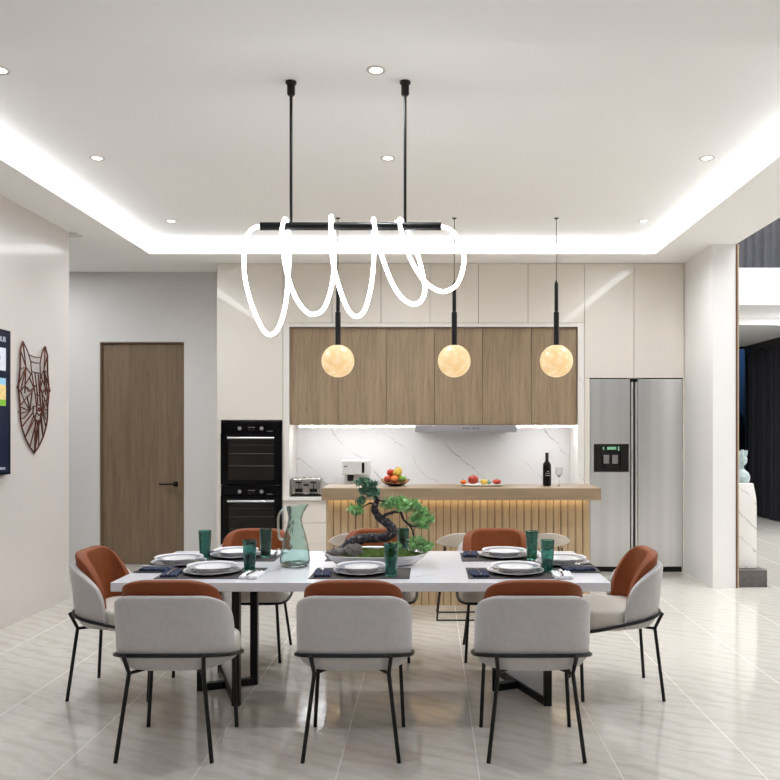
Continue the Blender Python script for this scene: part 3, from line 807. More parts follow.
# ------------------------------------------------------------------ dining table
TX, TY = -.355, 4.745
TZ = .725
t = thing('dining_table', 'long white marble dining table on crossed black metal frames', 'table', (TX, TY, 0))
obj('tabletop', B(-1.28, 1.28, -.551, .551, TZ-.047, TZ), 'tabletop', t, smooth=False, bevel=.003)
def frame(ax, ay, bx_, by_, panel):
    a, b = Vector((ax-TX, ay-TY, 0)), Vector((bx_-TX, by_-TY, 0)); q = .02
    bm = bmesh.new(); z1 = TZ-.047
    d = (b-a).normalized()
    for p in (a, b): bar(bm, p+Vector((0, 0, 0)), p+Vector((0, 0, z1)), .042, .042)
    bar(bm, a+Vector((0, 0, q)), b+Vector((0, 0, q)), .042, .04); bar(bm, a+Vector((0, 0, z1-q)), b+Vector((0, 0, z1-q)), .042, .04)
    f = obj('leg_frame', bm, 'black', t, smooth=False)
    if panel:
        bm = bmesh.new(); bar(bm, a+d*.02+Vector((0, 0, z1/2)), b-d*.02+Vector((0, 0, z1/2)), .012, z1-.08)
        obj('infill_panel', bm, 'tabletop', f, smooth=False, label='white panel filling the black frame')
for dx in (0, 1.703):
    frame(-1.322+dx, 4.745, -1.042+dx, 4.865, False)
    frame(-1.295+dx, 5.10, -1.060+dx, 4.49, True)

# ------------------------------------------------------------------ dining chair
def plan(w, yb, yf, r, nexp=2.4, ns=5, na=9, nb=6):
    """U shaped plan line from the front end of the left wing round the back to the right wing"""
    pts = [Vector((-w, yf+(yb+r-yf)*i/ns)) for i in range(ns)]
    cx, cy = -w+r, yb+r
    def corner(c, a0, a1):
        o = []
        for i in range(na+1):
            a = a0+(a1-a0)*i/na; ca, sa = math.cos(a), math.sin(a)
            o.append(Vector((c[0]+r*math.copysign(abs(ca)**(2/nexp), ca), c[1]+r*math.copysign(abs(sa)**(2/nexp), sa))))
        return o
    pts += corner((cx, cy), PI, 1.5*PI)
    x0, x1 = pts[-1].x, -pts[-1].x
    pts += [Vector((x0+(x1-x0)*i/nb, yb)) for i in range(1, nb)]
    pts += corner((-cx, cy), 1.5*PI, 2*PI)
    pts += [Vector((w, yb+r+(yf-yb-r)*i/ns)) for i in range(1, ns+1)]
    return pts
def wrap(pl, th, zb, top, rows=(0, .05, .2, .45, .75, .93, 1), tuck=.0, rake=0.):
    n = len(pl); bm = bmesh.new()
    nor = []
    for i in range(n):
        d = pl[min(i+1, n-1)]-pl[max(i-1, 0)]; d.normalize(); nor.append(Vector((-d.y, d.x)))   # points inward
    def layer(off):
        out = []
        for i in range(n):
            col = []; zt = top(pl[i]); z0 = zb(pl[i])
            for v in rows:
                k = tuck*(1-min(1, v/.2))**2
                p = pl[i]+nor[i]*(off+k); z = z0+(zt-z0)*v
                col.append(bm.verts.new((p.x, p.y-rake*(z-.45), z)))
            out.append(col)
        return out
    A, Bq = layer(0), layer(th); m = len(rows)
    for i in range(n-1):
        for j in range(m-1):
            bm.faces.new((A[i][j], A[i+1][j], A[i+1][j+1], A[i][j+1])); bm.faces.new((Bq[i][j], Bq[i][j+1], Bq[i+1][j+1], Bq[i+1][j]))
        bm.faces.new((A[i][-1], A[i+1][-1], Bq[i+1][-1], Bq[i][-1])); bm.faces.new((A[i][0], Bq[i][0], Bq[i+1][0], A[i+1][0]))
    for i in (0, n-1):
        for j in range(m-1): bm.faces.new((A[i][j], A[i][j+1], Bq[i][j+1], Bq[i][j]))
    return bm
def make_chair():
    t = thing('dining_chair', 'x', 'chair', (0, 0, 0), 0, None)
    yb, yf = -.218, .0
    def top(p):
        K = [(-.218, .757), (-.188, .752), (-.15, .734), (-.11, .714), (-.08, .694), (-.045, .664), (-.02, .626), (-.007, .585), (0, .54)]
        for (a, za), (b, zb_) in zip(K, K[1:]):
            if p.y <= b+1e-6: return za+(zb_-za)*max(0, p.y-a)/(b-a)
        return K[-1][1]
    obj('back_shell', wrap(plan(.271, yb, yf, .18, 2.15), .042, lambda p: .397, top, tuck=.05, rake=.11), 'fabric', t, subsurf=2)
    yb2, yf2 = -.182, -.015
    def top2(p):
        s = (p.y-yb2)/(yf2-yb2); ax = abs(p.x)/.222
        z = .822-.03*ax**4
        k = max(0, (s-.02)/.98); z -= .26*(1-math.sqrt(max(0, 1-k**2.7)))
        return z
    obj('back_cushion', wrap(plan(.234, yb2, yf2, .15), .06, lambda p: .47, top2, rows=(0, .12, .35, .6, .82, .95, 1), rake=.11), 'leather', t, subsurf=2)
    # seat: tapered at the back, full width before the wings
    out = [(-.13, -.165), (-.19, -.125), (-.216, -.05), (-.226, .0), (-.262, .03), (-.266, .16), (-.245, .235), (-.17, .262)]
    out = out + [(-x, y) for x, y in out[::-1]]
    bm = bmesh.new(); lv = []
    for z, k in ((.388, .93), (.398, .985), (.44, 1.), (.485, .99), (.503, .95), (.51, .84), (.512, .4)):
        lv.append([bm.verts.new((x*k, (y-.03)*k+.03, z)) for x, y in out])
    for a, b in zip(lv, lv[1:]):
        for i in range(len(out)): bm.faces.new((a[i], a[(i+1) % len(out)], b[(i+1) % len(out)], b[i]))
    bm.faces.new(lv[0][::-1]); bm.faces.new(lv[-1])
    obj('seat', bm, 'seat', t, subsurf=2)
    zr = lambda y: .484-(y+.226)*(.484-.385)/.468
    pl = [p for p in plan(.274, -.228, .10, .18, 2.15, ns=3, na=6, nb=4)]
    pl += [Vector((.270, .15)), Vector((.25, .215)), Vector((.2, .238)), Vector((.1, .242)), Vector((0, .242)), Vector((-.1, .242)), Vector((-.2, .238)), Vector((-.25, .215)), Vector((-.270, .15))]
    bm = bmesh.new(); tube(bm, smooth_path([(p.x, p.y, zr(p.y)) for p in pl], 2, True), .0092, 8, True)
    obj('frame_ring', bm, 'black', t)
    for s in (-1, 1):
        bm = bmesh.new(); tube(bm, [(s*.182, -.228, .484), (s*.170, -.188, .395), (s*.218, -.226, .0)], .0098, 10)
        tube(bm, [(s*.170, -.188, .393), (s*.12, -.11, .393)], .008, 8)
        obj('leg', bm, 'black', t)
        bm = bmesh.new(); tube(bm, [(s*.205, .236, .387), (s*.224, .226, .0)], .0098, 10)
        obj('leg', bm, 'black', t)
    return t
proto = make_chair()
CH = [(-1.204, 3.931, 0, 'table\'s near side, wall art end'), (-.358, 3.931, 0, 'middle of the table\'s near side'), (.482, 3.931, 0, 'table\'s near side, fridge end'),
      (-1.195, 5.53, PI, 'table\'s far side, before the ovens'), (-.36, 5.53, PI, 'table\'s far side, behind the bonsai'), (.455, 5.53, PI, 'table\'s far side, fridge end'),
      (-1.788, 4.768, -PI/2, 'table end by the left wall'), (1.073, 4.768, PI/2, 'table end by the fridge')]
for i, (x, y, rz, wh) in enumerate(CH):
    lb = 'grey dining chair with tan leather back at the ' + wh
    if i == 0:
        proto.location = (x, y, 0); proto.rotation_euler = (0, 0, rz); proto['label'] = lb; proto['group'] = 'chairs round the dining table'
    else: dup(proto, (x, y, 0), rz, lb)

# ------------------------------------------------------------------ bar stools
def make_stool():
    t = thing('bar_stool', 'x', 'stool', (0, 0, 0), 0, 'cream stools at the island')
    bm = bmesh.new(); lay = []
    for off in (0, -.012):
        rings = []
        for k in range(0, 7):
            r = k/6; ring = []
            for i in range(28):
                a = 2*PI*i/28; back = max(0, -math.sin(a))
                h = .012*r**2+.100*r**3*back**1.3+.022*r**4
                ring.append(bm.verts.new((.192*r*math.cos(a)*(1+.05*r), .19*r*math.sin(a), .575+h+off)))
                if k == 0: break
            rings.append(ring)
        for a, b in zip(rings, rings[1:]):
            for i in range(28):
                j = (i+1) % 28
                if len(a) == 1: bm.faces.new((a[0], b[i], b[j]))
                else: bm.faces.new((a[i], b[i], b[j], a[j]))
        lay.append(rings[-1])
    for i in range(28):
        j = (i+1) % 28; bm.faces.new((lay[0][i], lay[0][j], lay[1][j], lay[1][i]))
    obj('seat_shell', bm, 'cream', t, subsurf=1)
    bm = bmesh.new(); f = .006
    loop = [(-.19, -.145, f), (.19, -.145, f), (.19, .145, f), (-.19, .145, f)]
    tube(bm, loop+[loop[0]], f, 8)
    obj('base_frame', bm, 'black', t)
    for sx in (-1, 1):
        for sy in (-1, 1):
            bm = bmesh.new(); tube(bm, [(sx*.19, sy*.145, f), (sx*.12, sy*.09, .572)], f, 8); obj('leg', bm, 'black', t)
    return t
st = make_stool()
for i, (x, wh) in enumerate(((-.62, 'behind the middle far chair'), (.245, 'between the middle and right far chairs'), (.93, 'nearest the fridge'))):
    lb = 'cream low-backed bar stool on a black wire base, ' + wh
    if i == 0: st.location = (x, 6.62, 0); st['label'] = lb
    else: dup(st, (x, 6.62, 0), 0, lb)

# ------------------------------------------------------------------ place settings
def lat(profile, seg=36, fn=None):
    bm = bmesh.new(); lathe(bm, profile, seg, fn=fn); return bm
MATZ = TZ+.0032
protos = {}
def put(key, build, loc, rz, label, group):
    if key not in protos:
        o = build(); protos[key] = o; o.location = loc; o.rotation_euler = (0, 0, rz); o['label'] = label; o['group'] = group
        return o
    return dup(protos[key], loc, rz, label, group)
def b_mat():
    o = obj('placemat', B(-.265, .265, -.17, .17, 0, .003), 'placemat', smooth=False); return tag(o, 'x', 'placemat')
def b_plate():
    t = thing('dinner_plate', 'x', 'plate')
    obj('dish', lat([(0, .004), (.085, .004), (.1, .007), (.15, .019), (.1545, .021), (.1545, .018), (.105, .001), (.08, 0), (0, 0)], 48, fn=lambda q, a, r, z: (q.x*(1+.018*math.sin(9*a)*(r > .12)), q.y*(1+.018*math.sin(9*a)*(r > .12)), q.z)), 'china', t)
    obj('rim_band', lat([(.118, .0125), (.145, .0195), (.145, .0202), (.118, .0132)], 48), 'china_grey', t, label='silver grey rim band')
    return t
def b_bowl():
    t = thing('soup_plate', 'x', 'plate')
    obj('dish', lat([(0, .006), (.06, .006), (.08, .013), (.092, .030), (.134, .038), (.137, .041), (.137, .037), (.097, .026), (.088, .010), (.062, 0), (0, 0)], 48, fn=lambda q, a, r, z: (q.x*(1+.014*math.sin(9*a)*(r > .1)), q.y*(1+.014*math.sin(9*a)*(r > .1)), q.z)), 'china', t)
    obj('rim_band', lat([(.098, .0316), (.122, .0362), (.122, .0370), (.098, .0324)], 48), 'china_grey', t, label='silver grey rim band')
    return t
def b_glass():
    o = obj('tumbler', lat([(0, .0), (.026, 0), (.029, .004), (.033, .06), (.0385, .172), (.0395, .175), (.0375, .175), (.0365, .172), (.0305, .06), (.027, .014), (0, .012)], 28), 'green_glass')
    return tag(o, 'x', 'glass')
def cloth(w, d, mat, name, folds=2):
    bm = bmesh.new(); n = 10
    def hgt(i, j): return .004+.006*math.sin(i*1.3+j*.7)**2+.004*math.sin(j*1.9)
    g = [[[bm.verts.new((-w/2+w*i/n+.004*math.sin(j), -d/2+d*j/n+.004*math.sin(i*1.7), h)) for h in (.0, .006+hgt(i, j))] for j in range(n+1)] for i in range(n+1)]
    for i in range(n):
        for j in range(n):
            bm.faces.new((g[i][j][1], g[i+1][j][1], g[i+1][j+1][1], g[i][j+1][1])); bm.faces.new((g[i][j][0], g[i][j+1][0], g[i+1][j+1][0], g[i+1][j][0]))
    for k in range(n):
        for a, b in ((g[k][0], g[k+1][0]), (g[k][n], g[k+1][n]), (g[0][k], g[0][k+1]), (g[n][k], g[n][k+1])):
            bm.faces.new((a[0], b[0], b[1], a[1]))
    o = obj(name, bm, mat, sharp=60); return tag(o, 'x', 'napkin')
def b_napkin(): return cloth(.085, .17, 'navy', 'napkin')
def b_white(): return cloth(.095, .17, 'linen', 'napkin')
def b_fork():
    bm = bmesh.new(); tube(bm, [(0, -.09, .002), (0, -.03, .003), (0, .045, .003)], [.004, .003, .0025], 8)
    box(bm, -.011, .011, .045, .06, .0015, .0035)
    for x in (-.0095, -.0032, .0032, .0095): box(bm, x-.0014, x+.0014, .06, .098, .0018, .0034)
    return tag(obj('fork', bm, 'chrome'), 'x', 'cutlery')
def b_knife():
    bm = bmesh.new(); tube(bm, [(0, -.1, .0025), (0, 0, .0025)], [.005, .004], 8); box(bm, -.008, .007, 0, .11, .0018, .0032)
    return tag(obj('knife', bm, 'chrome'), 'x', 'cutlery')
SET = [('near left', -1.183, 4.462, 0, 1, 'before the near chair by the wall art'), ('near middle', -.372, 4.462, 0, 1, 'before the middle near chair'), ('near right', .466, 4.462, 0, 1, 'before the near chair on the fridge side'),
       ('far left', -1.19, 5.035, PI, -1, 'before the far chair by the ovens'), ('far middle', -.36, 5.045, PI, -1, 'behind the bonsai'), ('far right', .455, 5.035, PI, -1, 'before the far chair near the bar stools'),
       ('left end', -1.448, 4.735, -PI/2, -1, 'at the table end by the left wall'), ('right end', .765, 4.735, PI/2, 1, 'at the table end by the fridge')]
for key, x, y, rz, sg, wh in SET:
    def loc(dx, dy, z=MATZ):
        v = Vector((dx*sg, dy, 0)); v.rotate(Matrix.Rotation(rz, 3, 'Z')); return (x+v.x, y+v.y, z)
    end = 'end' in key
    lift = .0034 if end else 0           # the mats of the table ends lie on the corners of the others
    put('mat', b_mat, (x, y, TZ+.0002+lift), rz, 'charcoal placemat ' + wh, 'charcoal placemats')
    z = MATZ+lift
    put('plate', b_plate, (x, y, z), rz, 'white dinner plate with silver rim ' + wh, 'white dinner plates')
    put('bowl', b_bowl, (x, y, z+.0045), rz, 'white soup plate on the dinner plate ' + wh, 'white soup plates')
    put('napkin', b_napkin, loc(-.205, -.055, z), rz+.1*sg, 'folded navy napkin ' + wh, 'navy napkins')
    put('fork', b_fork, loc(-.205, -.055, z+.018), rz+.08*sg, 'silver fork on the navy napkin ' + wh, 'silver forks')
    if not end and key != 'near middle':
        put('white', b_white, loc(.237, -.095, z), rz-.06*sg, 'small white napkin ' + wh, 'white napkins')
        put('knife', b_knife, loc(.235, -.08, z+.018), rz-.08*sg, 'silver knife on the white napkin ' + wh, 'silver knives')
gl = [(-1.352, 4.926, 'at the left table end, beside the far plates'), (-.99, 4.50, 'right of the near left plates'), (-1.003, 5.005, 'right of the far left plates, before the tan chair'),
      (-.206, 4.35, 'in front of the bonsai'), (-.165, 5.02, 'behind the bonsai trunk'), (.609, 4.90, 'behind the other tumbler on the right side of the table'), (.645, 4.50, 'right of the near right plates')]
for i, (x, y, wh) in enumerate(gl):
    z = MATZ+.0002 if i not in (1, 3, 6, 0, 2, 4, 5) else MATZ+.0002
    put('tumbler', b_glass, (x, y, z), i*.7, 'tall teal green glass tumbler ' + wh, 'green glass tumblers')

# ------------------------------------------------------------------ glass jug
t = thing('glass_jug', 'pale aqua glass jug with a looped handle on the marble table', 'jug', (-.775, 4.707, TZ+.0005), 0)
def spout(q, a, r, z):
    k = max(0, (z-.27)/.075)**1.5
    dx = .032*k*max(0, math.cos(a))**3
    f = 1+.03*math.sin(6*a+z*16)
    return (q.x*f+dx, q.y*f*(1-.12*k*max(0, math.cos(a))), q.z+.012*k*max(0, math.cos(a)))
bm = bmesh.new(); lathe(bm, [(0, 0), (.068, 0), (.078, .006), (.083, .03), (.079, .09), (.064, .17), (.046, .235), (.039, .268), (.041, .30), (.05, .343), (.047, .343), (.038, .30), (.036, .268), (.043, .235), (.061, .17), (.0755, .09), (.079, .032), (.07, .014), (0, .012)], 36, fn=spout)
obj('body', bm, 'jug_glass', t)
bm = bmesh.new(); tube(bm, smooth_path([(-.042, 0, .325), (-.075, 0, .318), (-.095, 0, .28), (-.096, 0, .22), (-.088, 0, .16), (-.066, 0, .15)], 5), .0065, 10)
obj('handle', bm, 'jug_glass', t)

# ------------------------------------------------------------------ bonsai
bo = thing('bonsai', 'bonsai tree with a curved dark trunk in a long white dish on the table', 'bonsai', (-.316, 4.755, TZ+.0005))
def L(x, z, y=0): return (x+.316, y, z-TZ)
def oval(q, a, r, z): return (q.x, q.y*.42, q.z)
bm = bmesh.new(); lathe(bm, [(0, .0), (.2, 0), (.235, .008), (.285, .04), (.304, .058), (.297, .06), (.277, .046), (.23, .02), (0, .015)], 48, fn=lambda q, a, r, z: (q.x, q.y*.42, q.z+(.014*abs(math.cos(a))**6 if r > .27 else 0)))
obj('dish', bm, 'china', bo)
bm = bmesh.new(); lathe(bm, [(.285, .046), (.27, .058), (.2, .078), (.1, .088), (0, .09)], 48, fn=lambda q, a, r, z: (q.x, q.y*.42, q.z+.005*math.sin(a*5+r*30)+.004*math.cos(a*11)))
obj('moss', bm, 'moss', bo)
def rock(c, r, s):
    bm = bmesh.new(); rnd = random.Random(int(c[0]*1000))
    ph = [rnd.uniform(0, 6) for _ in range(6)]
    ball(bm, c, r, s, 16, lambda p: p*(1+.13*math.sin(3*p.x+ph[0])*math.cos(4*p.y+ph[1])+.1*math.sin(7*p.z+5*p.x+ph[2])+.06*math.sin(11*p.y+ph[3])))
    obj('rock', bm, 'rock', bo, sharp=35)
rock((-.21, -.05, .075), .05, (1.1, .8, .6)); rock((-.125, -.06, .09), .055, (1., .8, .72)); rock((-.255, -.01, .062), .035, (1., .9, .7))
tr = [(-.50, .800), (-.455, .852), (-.375, .878), (-.270, .884), (-.217, .915), (-.237, .961), (-.290, .997), (-.322, 1.049), (-.310, 1.085), (-.302, 1.112)]
rr = [.036, .033, .028, .026, .029, .026, .023, .020, .017, .013]
sp = smooth_path([L(x, z, -.02+.01*math.sin(i)) for i, (x, z) in enumerate(tr)], 5)
R_ = [rr[min(int(i/5), len(rr)-1)]*(1-(i % 5)/5)+rr[min(int(i/5)+1, len(rr)-1)]*(i % 5)/5 for i in range(len(sp))]
R_ = [r*(1+.09*math.sin(i*1.7)) for i, r in enumerate(R_)]
bm = bmesh.new(); tube(bm, sp, R_, 14); obj('trunk', bm, 'bark', bo, sharp=180)
def branch(pts, r0, r1):
    s = smooth_path([L(*p) for p in pts], 5); bm = bmesh.new(); tube(bm, s, [r0+(r1-r0)*i/(len(s)-1) for i in range(len(s))], 8); obj('branch', bm, 'bark', bo, sharp=180)
branch([(-.285, .992, -.02), (-.246, 1.02, -.02), (-.176, 1.031, -.01), (-.152, .985, 0), (-.111, .952, 0), (-.07, .945, 0)], .010, .005)
branch([(-.125, .958, 0), (-.10, .92, .0), (-.094, .845, .0)], .006, .004)
branch([(-.313, 1.075, -.02), (-.35, 1.08, 0), (-.40, 1.05, .01)], .007, .003)
branch([(-.303, 1.108, -.02), (-.33, 1.15, -.01), (-.37, 1.19, 0)], .007, .003)
branch([(-.305, 1.10, -.02), (-.24, 1.09, .0), (-.16, 1.08, .01), (-.08, 1.04, 0)], .007, .003)
clumps = [(-.425, 1.045, .0, .045, .045, .024, 'leaf', 55), (-.40, 1.095, .01, .028, .035, .02, 'leaf_dark', 28), (-.39, 1.205, .0, .05, .05, .022, 'leaf_dark', 55), (-.345, 1.185, .0, .05, .05, .026, 'leaf_dark', 62), (-.325, 1.14, -.01, .04, .045, .026, 'leaf_dark', 50), (-.375, 1.155, .01, .035, .04, .02, 'leaf_dark', 34),
          (-.25, 1.075, .0, .042, .05, .022, 'leaf', 52), (-.19, 1.095, .0, .05, .05, .022, 'leaf', 62), (-.155, 1.06, -.01, .045, .05, .024, 'leaf', 52), (-.10, 1.075, -.01, .045, .05, .024, 'leaf', 55),
          (-.055, 1.035, .0, .048, .05, .024, 'leaf', 60), (-.02, .995, .0, .04, .05, .026, 'leaf', 50), (-.08, .985, .01, .045, .05, .022, 'leaf', 52), (-.045, .95, .01, .04, .04, .02, 'leaf', 36),
          (-.075, .86, .0, .045, .05, .022, 'leaf', 55), (-.03, .83, .0, .05, .05, .026, 'leaf', 64), (-.095, .825, .0, .028, .04, .018, 'leaf', 28)]
for cx_, cz, cy_, rx, ry, rz_, mt, n in clumps:
    bm = bmesh.new(); leaf_cluster(bm, L(cx_, cz, cy_), (rx, ry, rz_), n, .024); obj('foliage_pad', bm, mt, bo, smooth=False)
bm = bmesh.new(); leaf_cluster(bm, L(-.19, .825, .02), (.03, .03, .02), 40, .022); obj('foliage_pad', bm, 'leaf', bo, smooth=False)

# ------------------------------------------------------------------ television on the left wall
t = thing('television', 'wall television with a dark blue menu screen, cut by the left picture edge', 'television', (XL, 5.30, 1.716))
obj('housing', B(.001, .045, -.95, .95, -.545, .545), 'black_gloss', t, smooth=False, bevel=.004)
obj('screen', B(.045, .0465, -.94, .925, -.53, .53), 'screen', t, smooth=False)
def panel(y0, y1, z0, z1, mat, name='menu_tile', d=.0475):
    return obj(name, B(.0465, d, y0-5.30, y1-5.30, z0-1.716, z1-1.716), mat, t, smooth=False)
panel(5.76, 6.172, 1.952, 2.122, 'tile_white')
bm = bmesh.new(); lathe(bm, [(0, 0), (.03, 0), (.03, .0008), (0, .0008)], 20)
bmesh.ops.rotate(bm, verts=bm.verts, cent=(0, 0, 0), matrix=Matrix.Rotation(PI/2, 3, 'Y')); bmesh.ops.translate(bm, verts=bm.verts, vec=(.0476, 6.062-5.3, 2.045-1.716))
obj('menu_dot', bm, 'tile_navy', t, smooth=False)
panel(5.76, 6.172, 1.845, 1.895, 'tile_sky'); panel(5.76, 6.172, 1.735, 1.845, 'tile_yellow'); panel(5.76, 6.172, 1.688, 1.735, 'tile_green')
MX = Matrix(((0, 0, 1, 0), (1, 0, 0, 0), (0, 1, 0, 0), (0, 0, 0, 1)))
text_mesh('screen_heading', 'HUB', .056, 'tile_white', t, Matrix.Translation((.0472, 6.172-5.3, 2.185-1.716)) @ MX, align='RIGHT')
text_mesh('screen_caption', 'Options', .036, 'tile_white', t, Matrix.Translation((.0472, 6.165-5.3, 1.222-1.716)) @ MX, align='RIGHT')
bm = bmesh.new(); lathe(bm, [(0, 0), (.018, 0), (.018, .0008), (0, .0008)], 16)
bmesh.ops.rotate(bm, verts=bm.verts, cent=(0, 0, 0), matrix=Matrix.Rotation(PI/2, 3, 'Y')); bmesh.ops.translate(bm, verts=bm.verts, vec=(.0472, 6.055-5.3, 1.31-1.716))
obj('menu_dot', bm, 'tile_white', t, smooth=False)

# ------------------------------------------------------------------ wire animal head on the left wall
t = thing('wall_art', 'dark copper wire sculpture of a long-eared animal head on the left wall', 'wall art', (XL, 6.69, 1.5))
bm = bmesh.new()
def wl(*pts, r=.0052):
    for s in (1, -1):
        q = [(.012+p[2]*.45, s*p[0]*.93, p[1]-1.5) for p in pts]
        tube(bm, q, r, 6)
        if all(abs(p[0]) < 1e-6 for p in pts): break
wl((-.2, 2.21, .0), (-.246, 2.14, 0), (-.25, 1.99, 0), (-.28, 1.85, 0), (-.25, 1.70, 0), (-.245, 1.60, 0), (-.22, 1.53, 0), (-.164, 1.447, 0), (-.08, 1.37, 0), (0, 1.32, 0), r=.007)
wl((-.2, 2.21, 0), (-.13, 2.14, .01), (-.085, 2.06, .02), (-.08, 1.98, .03), (-.045, 1.80, .06), (-.04, 1.70, .08))
wl((-.2, 2.21, 0), (-.165, 2.01, .015), (-.09, 1.955, .03)); wl((-.246, 2.14, 0), (-.165, 2.01, .015), (-.25, 1.99, 0))
wl((-.085, 2.06, .02), (0, 2.055, .025)); wl((-.10, 2.11, .015), (0, 2.10, .02)); wl((-.08, 1.98, .03), (0, 1.975, .04))
wl((-.165, 2.01, .015), (-.30, 1.84, 0), (-.23, 1.80, .01)); wl((-.165, 2.01, .015), (-.25, 1.81, .01)); wl((-.165, 2.01, .015), (-.19, 1.80, .02))
wl((-.09, 1.955, .03), (-.19, 1.86, .02), (-.09, 1.815, .05), (-.04, 1.87, .06)); wl((-.19, 1.86, .02), (-.13, 1.815, .03), (-.06, 1.85, .05)); wl((-.12, 1.93, .03), (-.06, 1.85, .05))
wl((-.19, 1.86, .02), (-.25, 1.81, .01), (-.2, 1.74, .02), (-.09, 1.815, .05)); wl((-.2, 1.74, .02), (-.25, 1.70, 0)); wl((-.2, 1.74, .02), (-.12, 1.66, .04), (-.245, 1.64, 0))
wl((-.09, 1.815, .05), (-.12, 1.66, .04), (-.075, 1.70, .06)); wl((-.16, 1.78, .03), (-.12, 1.66, .04))
wl((-.045, 1.80, .06), (0, 1.79, .07)); wl((-.04, 1.70, .08), (0, 1.715, .085)); wl((-.03, 1.975, .04), (-.02, 1.80, .075), (-.025, 1.715, .085))
wl((-.075, 1.70, .06), (-.085, 1.65, .06), (-.05, 1.60, .06), (0, 1.58, .06)); wl((-.04, 1.70, .08), (-.045, 1.655, .085), (0, 1.625, .085)); wl((-.025, 1.69, .09), (0, 1.66, .09)); wl((-.075, 1.70, .06), (-.04, 1.70, .08)); wl((-.03, 1.665, .09), (0, 1.69, .092)); wl((-.05, 1.60, .06), (-.045, 1.655, .085))
wl((-.085, 1.65, .06), (-.22, 1.53, 0)); wl((-.07, 1.62, .06), (-.164, 1.447, 0)); wl((-.05, 1.60, .06), (-.164, 1.447, 0)); wl((-.04, 1.59, .06), (0, 1.32, .005)); wl((0, 1.58, .06), (0, 1.32, .005)); wl((-.02, 1.585, .06), (-.08, 1.37, 0)); wl((-.12, 1.66, .04), (-.25, 1.69, 0)); wl((-.12, 1.66, .04), (-.2, 1.60, .01), (-.245, 1.60, 0))
for s in (1, -1): tube(bm, [(0, s*.245, .15), (.012, s*.245, .15)], .004, 6)
tube(bm, [(0, 0, -.17), (.012, 0, -.17)], .004, 6)
obj('wire_frame', bm, 'copper', t)

# ------------------------------------------------------------------ statue on its stone pedestal, right
sx, sy = 3.02, 8.08
tag(obj('stone_plinth', B(2.78, 3.235, 7.865, 8.28, 0, .165), 'plinth', smooth=False, bevel=.004), 'dark grey stone block on the floor under the white pedestal', 'plinth')
bm = bmesh.new()
lo = [(-.145, -.12), (.155, -.12), (.155, .13), (-.145, .13)]
lv = [[bm.verts.new((sx+x*k+ox_, sy+y*k, z)) for x, y in lo] for z, k, ox_ in ((.166, 1, 0), (.78, .99, 0), (.85, .97, 0), (.982, .86, -.004), (.992, .83, -.004))]
for a, b in zip(lv, lv[1:]):
    for i in range(4): bm.faces.new((a[i], a[(i+1) % 4], b[(i+1) % 4], b[i]))
bm.faces.new(lv[0][::-1]); bm.faces.new(lv[-1])
tag(obj('marble_pedestal', bm, 'pedestal', smooth=False, bevel=.006), 'tall white veined marble pedestal with a chamfered top', 'pedestal')
t = thing('statue', 'small pale verdigris bust with a wavy crown on the marble pedestal', 'statue', (sx+.045, sy, .9922))
bm = bmesh.new()
lathe(bm, [(0, .0), (.085, 0), (.10, .02), (.105, .06), (.085, .10), (.045, .125), (.032, .15), (.034, .175), (0, .18)], 28, fn=lambda q, a, r, z: (q.x*.82, q.y*.75, q.z))
ball(bm, (.005, -.005, .225), .055, (.95, 1., 1.2), 20)
ball(bm, (.03, -.05, .222), .014, (.9, 1., 1.3), 10)
ball(bm, (.012, -.045, .188), .02, (1, .8, .6), 12)
for k in range(7):
    a = 2*PI*k/7; c, s = math.cos(a), math.sin(a)
    tube(bm, smooth_path([(.035*c, .035*s, .26), (.052*c, .052*s, .285), (.05*c+.012*s, .05*s, .30), (.066*c, .066*s, .315+.008*(k % 2))], 4), [.017]*4+[.014]*4+[.010]*4+[.006], 8)
o = obj('bust', bm, 'patina', t)
rm = o.modifiers.new('remesh', 'REMESH'); rm.mode = 'VOXEL'; rm.voxel_size = .005; rm.use_smooth_shade = True
sm = o.modifiers.new('smooth', 'SMOOTH'); sm.iterations = 4; sm.factor = .5

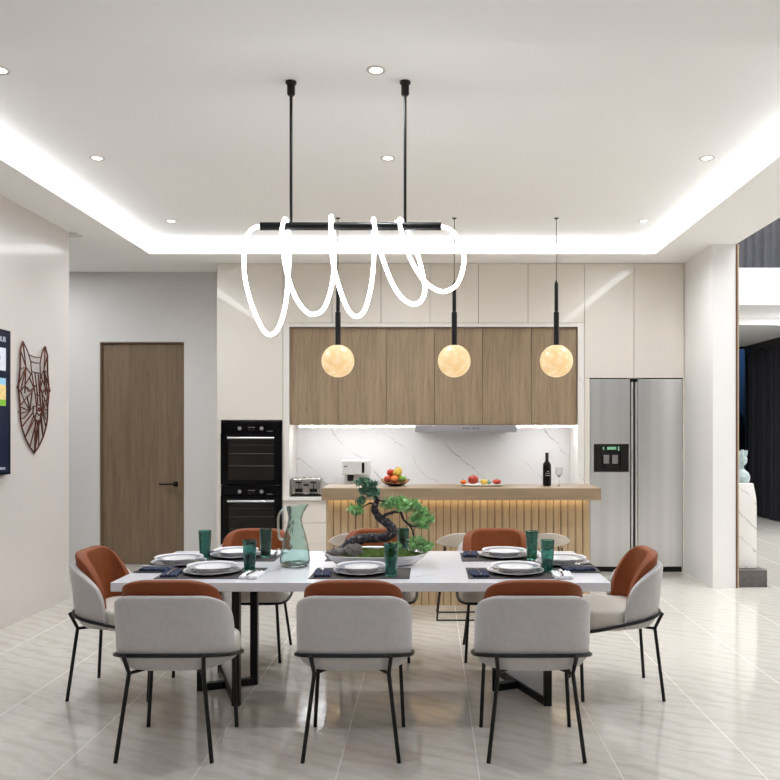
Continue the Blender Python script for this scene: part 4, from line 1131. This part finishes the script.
# ------------------------------------------------------------------ added fill lights, out of view
def area(name, loc, sx, sy, w, col=(.92, .96, 1.), rot=(0, 0, 0)):
    l = bpy.data.lights.new(name, 'AREA'); l.shape = 'RECTANGLE'; l.size = sx; l.size_y = sy; l.energy = w; l.color = col
    o = bpy.data.objects.new(name, l); COL.objects.link(o); o.location = loc; o.rotation_euler = rot
area('near_room_fill', (-.2, .8, H1-.03), 3.5, 2.5, 19, (.8, .9, 1.12))  # unseen fill behind the camera, added for bluish light on the chair backs
area('living_room_fill', (4.4, 6.6, 6.5), 2.2, 4.4, 165)  # unseen main fill, added to bring light in from the right
area('corridor_fill', (-4.4, 8.1, H1-.02), .8, .8, 16)  # unseen fill, added to brighten the wall around the door
area('gallery_fill', (5.35, 11.25, 3.12), .6, .5, 60)  # unseen fill below the upper floor, added to light the far floor

w = bpy.data.worlds.new('night'); S.world = w; w.use_nodes = True; nt = w.node_tree
bg = nt.nodes['Background']; tc = N(nt, 'ShaderNodeTexCoord'); sep = N(nt, 'ShaderNodeSeparateXYZ')
nt.links.new(tc.outputs['Generated'], sep.inputs[0])
col = ramp(nt, sep.outputs[2], [(0., lin((10, 14, 20))), (.03, lin((24, 36, 50))), (.11, lin((56, 80, 112))), (1., lin((30, 50, 90)))])
nt.links.new(col, bg.inputs['Color']); bg.inputs['Strength'].default_value = 1.

# ------------------------------------------------------------------ camera and view
cam = bpy.data.cameras.new('camera'); co = bpy.data.objects.new('camera', cam); COL.objects.link(co)
co.location = (0, 0, 1.5); co.rotation_euler = (PI/2, 0, 0)
cam.sensor_width = 36.; cam.lens = 820/780*36; cam.shift_x = -40/780; cam.shift_y = 41/780; cam.clip_end = 100
S.camera = co
vs = S.view_settings; vs.view_transform = 'Standard'; vs.look = 'None'; vs.gamma = 1.; vs.use_curve_mapping = False; vs.exposure = .95
S.cycles.sample_clamp_indirect = 6.; S.cycles.use_denoising = True; S.cycles.diffuse_bounces = 6; S.cycles.max_bounces = 14; S.cycles.transmission_bounces = 12
S.cycles.caustics_refractive = False; S.cycles.caustics_reflective = False
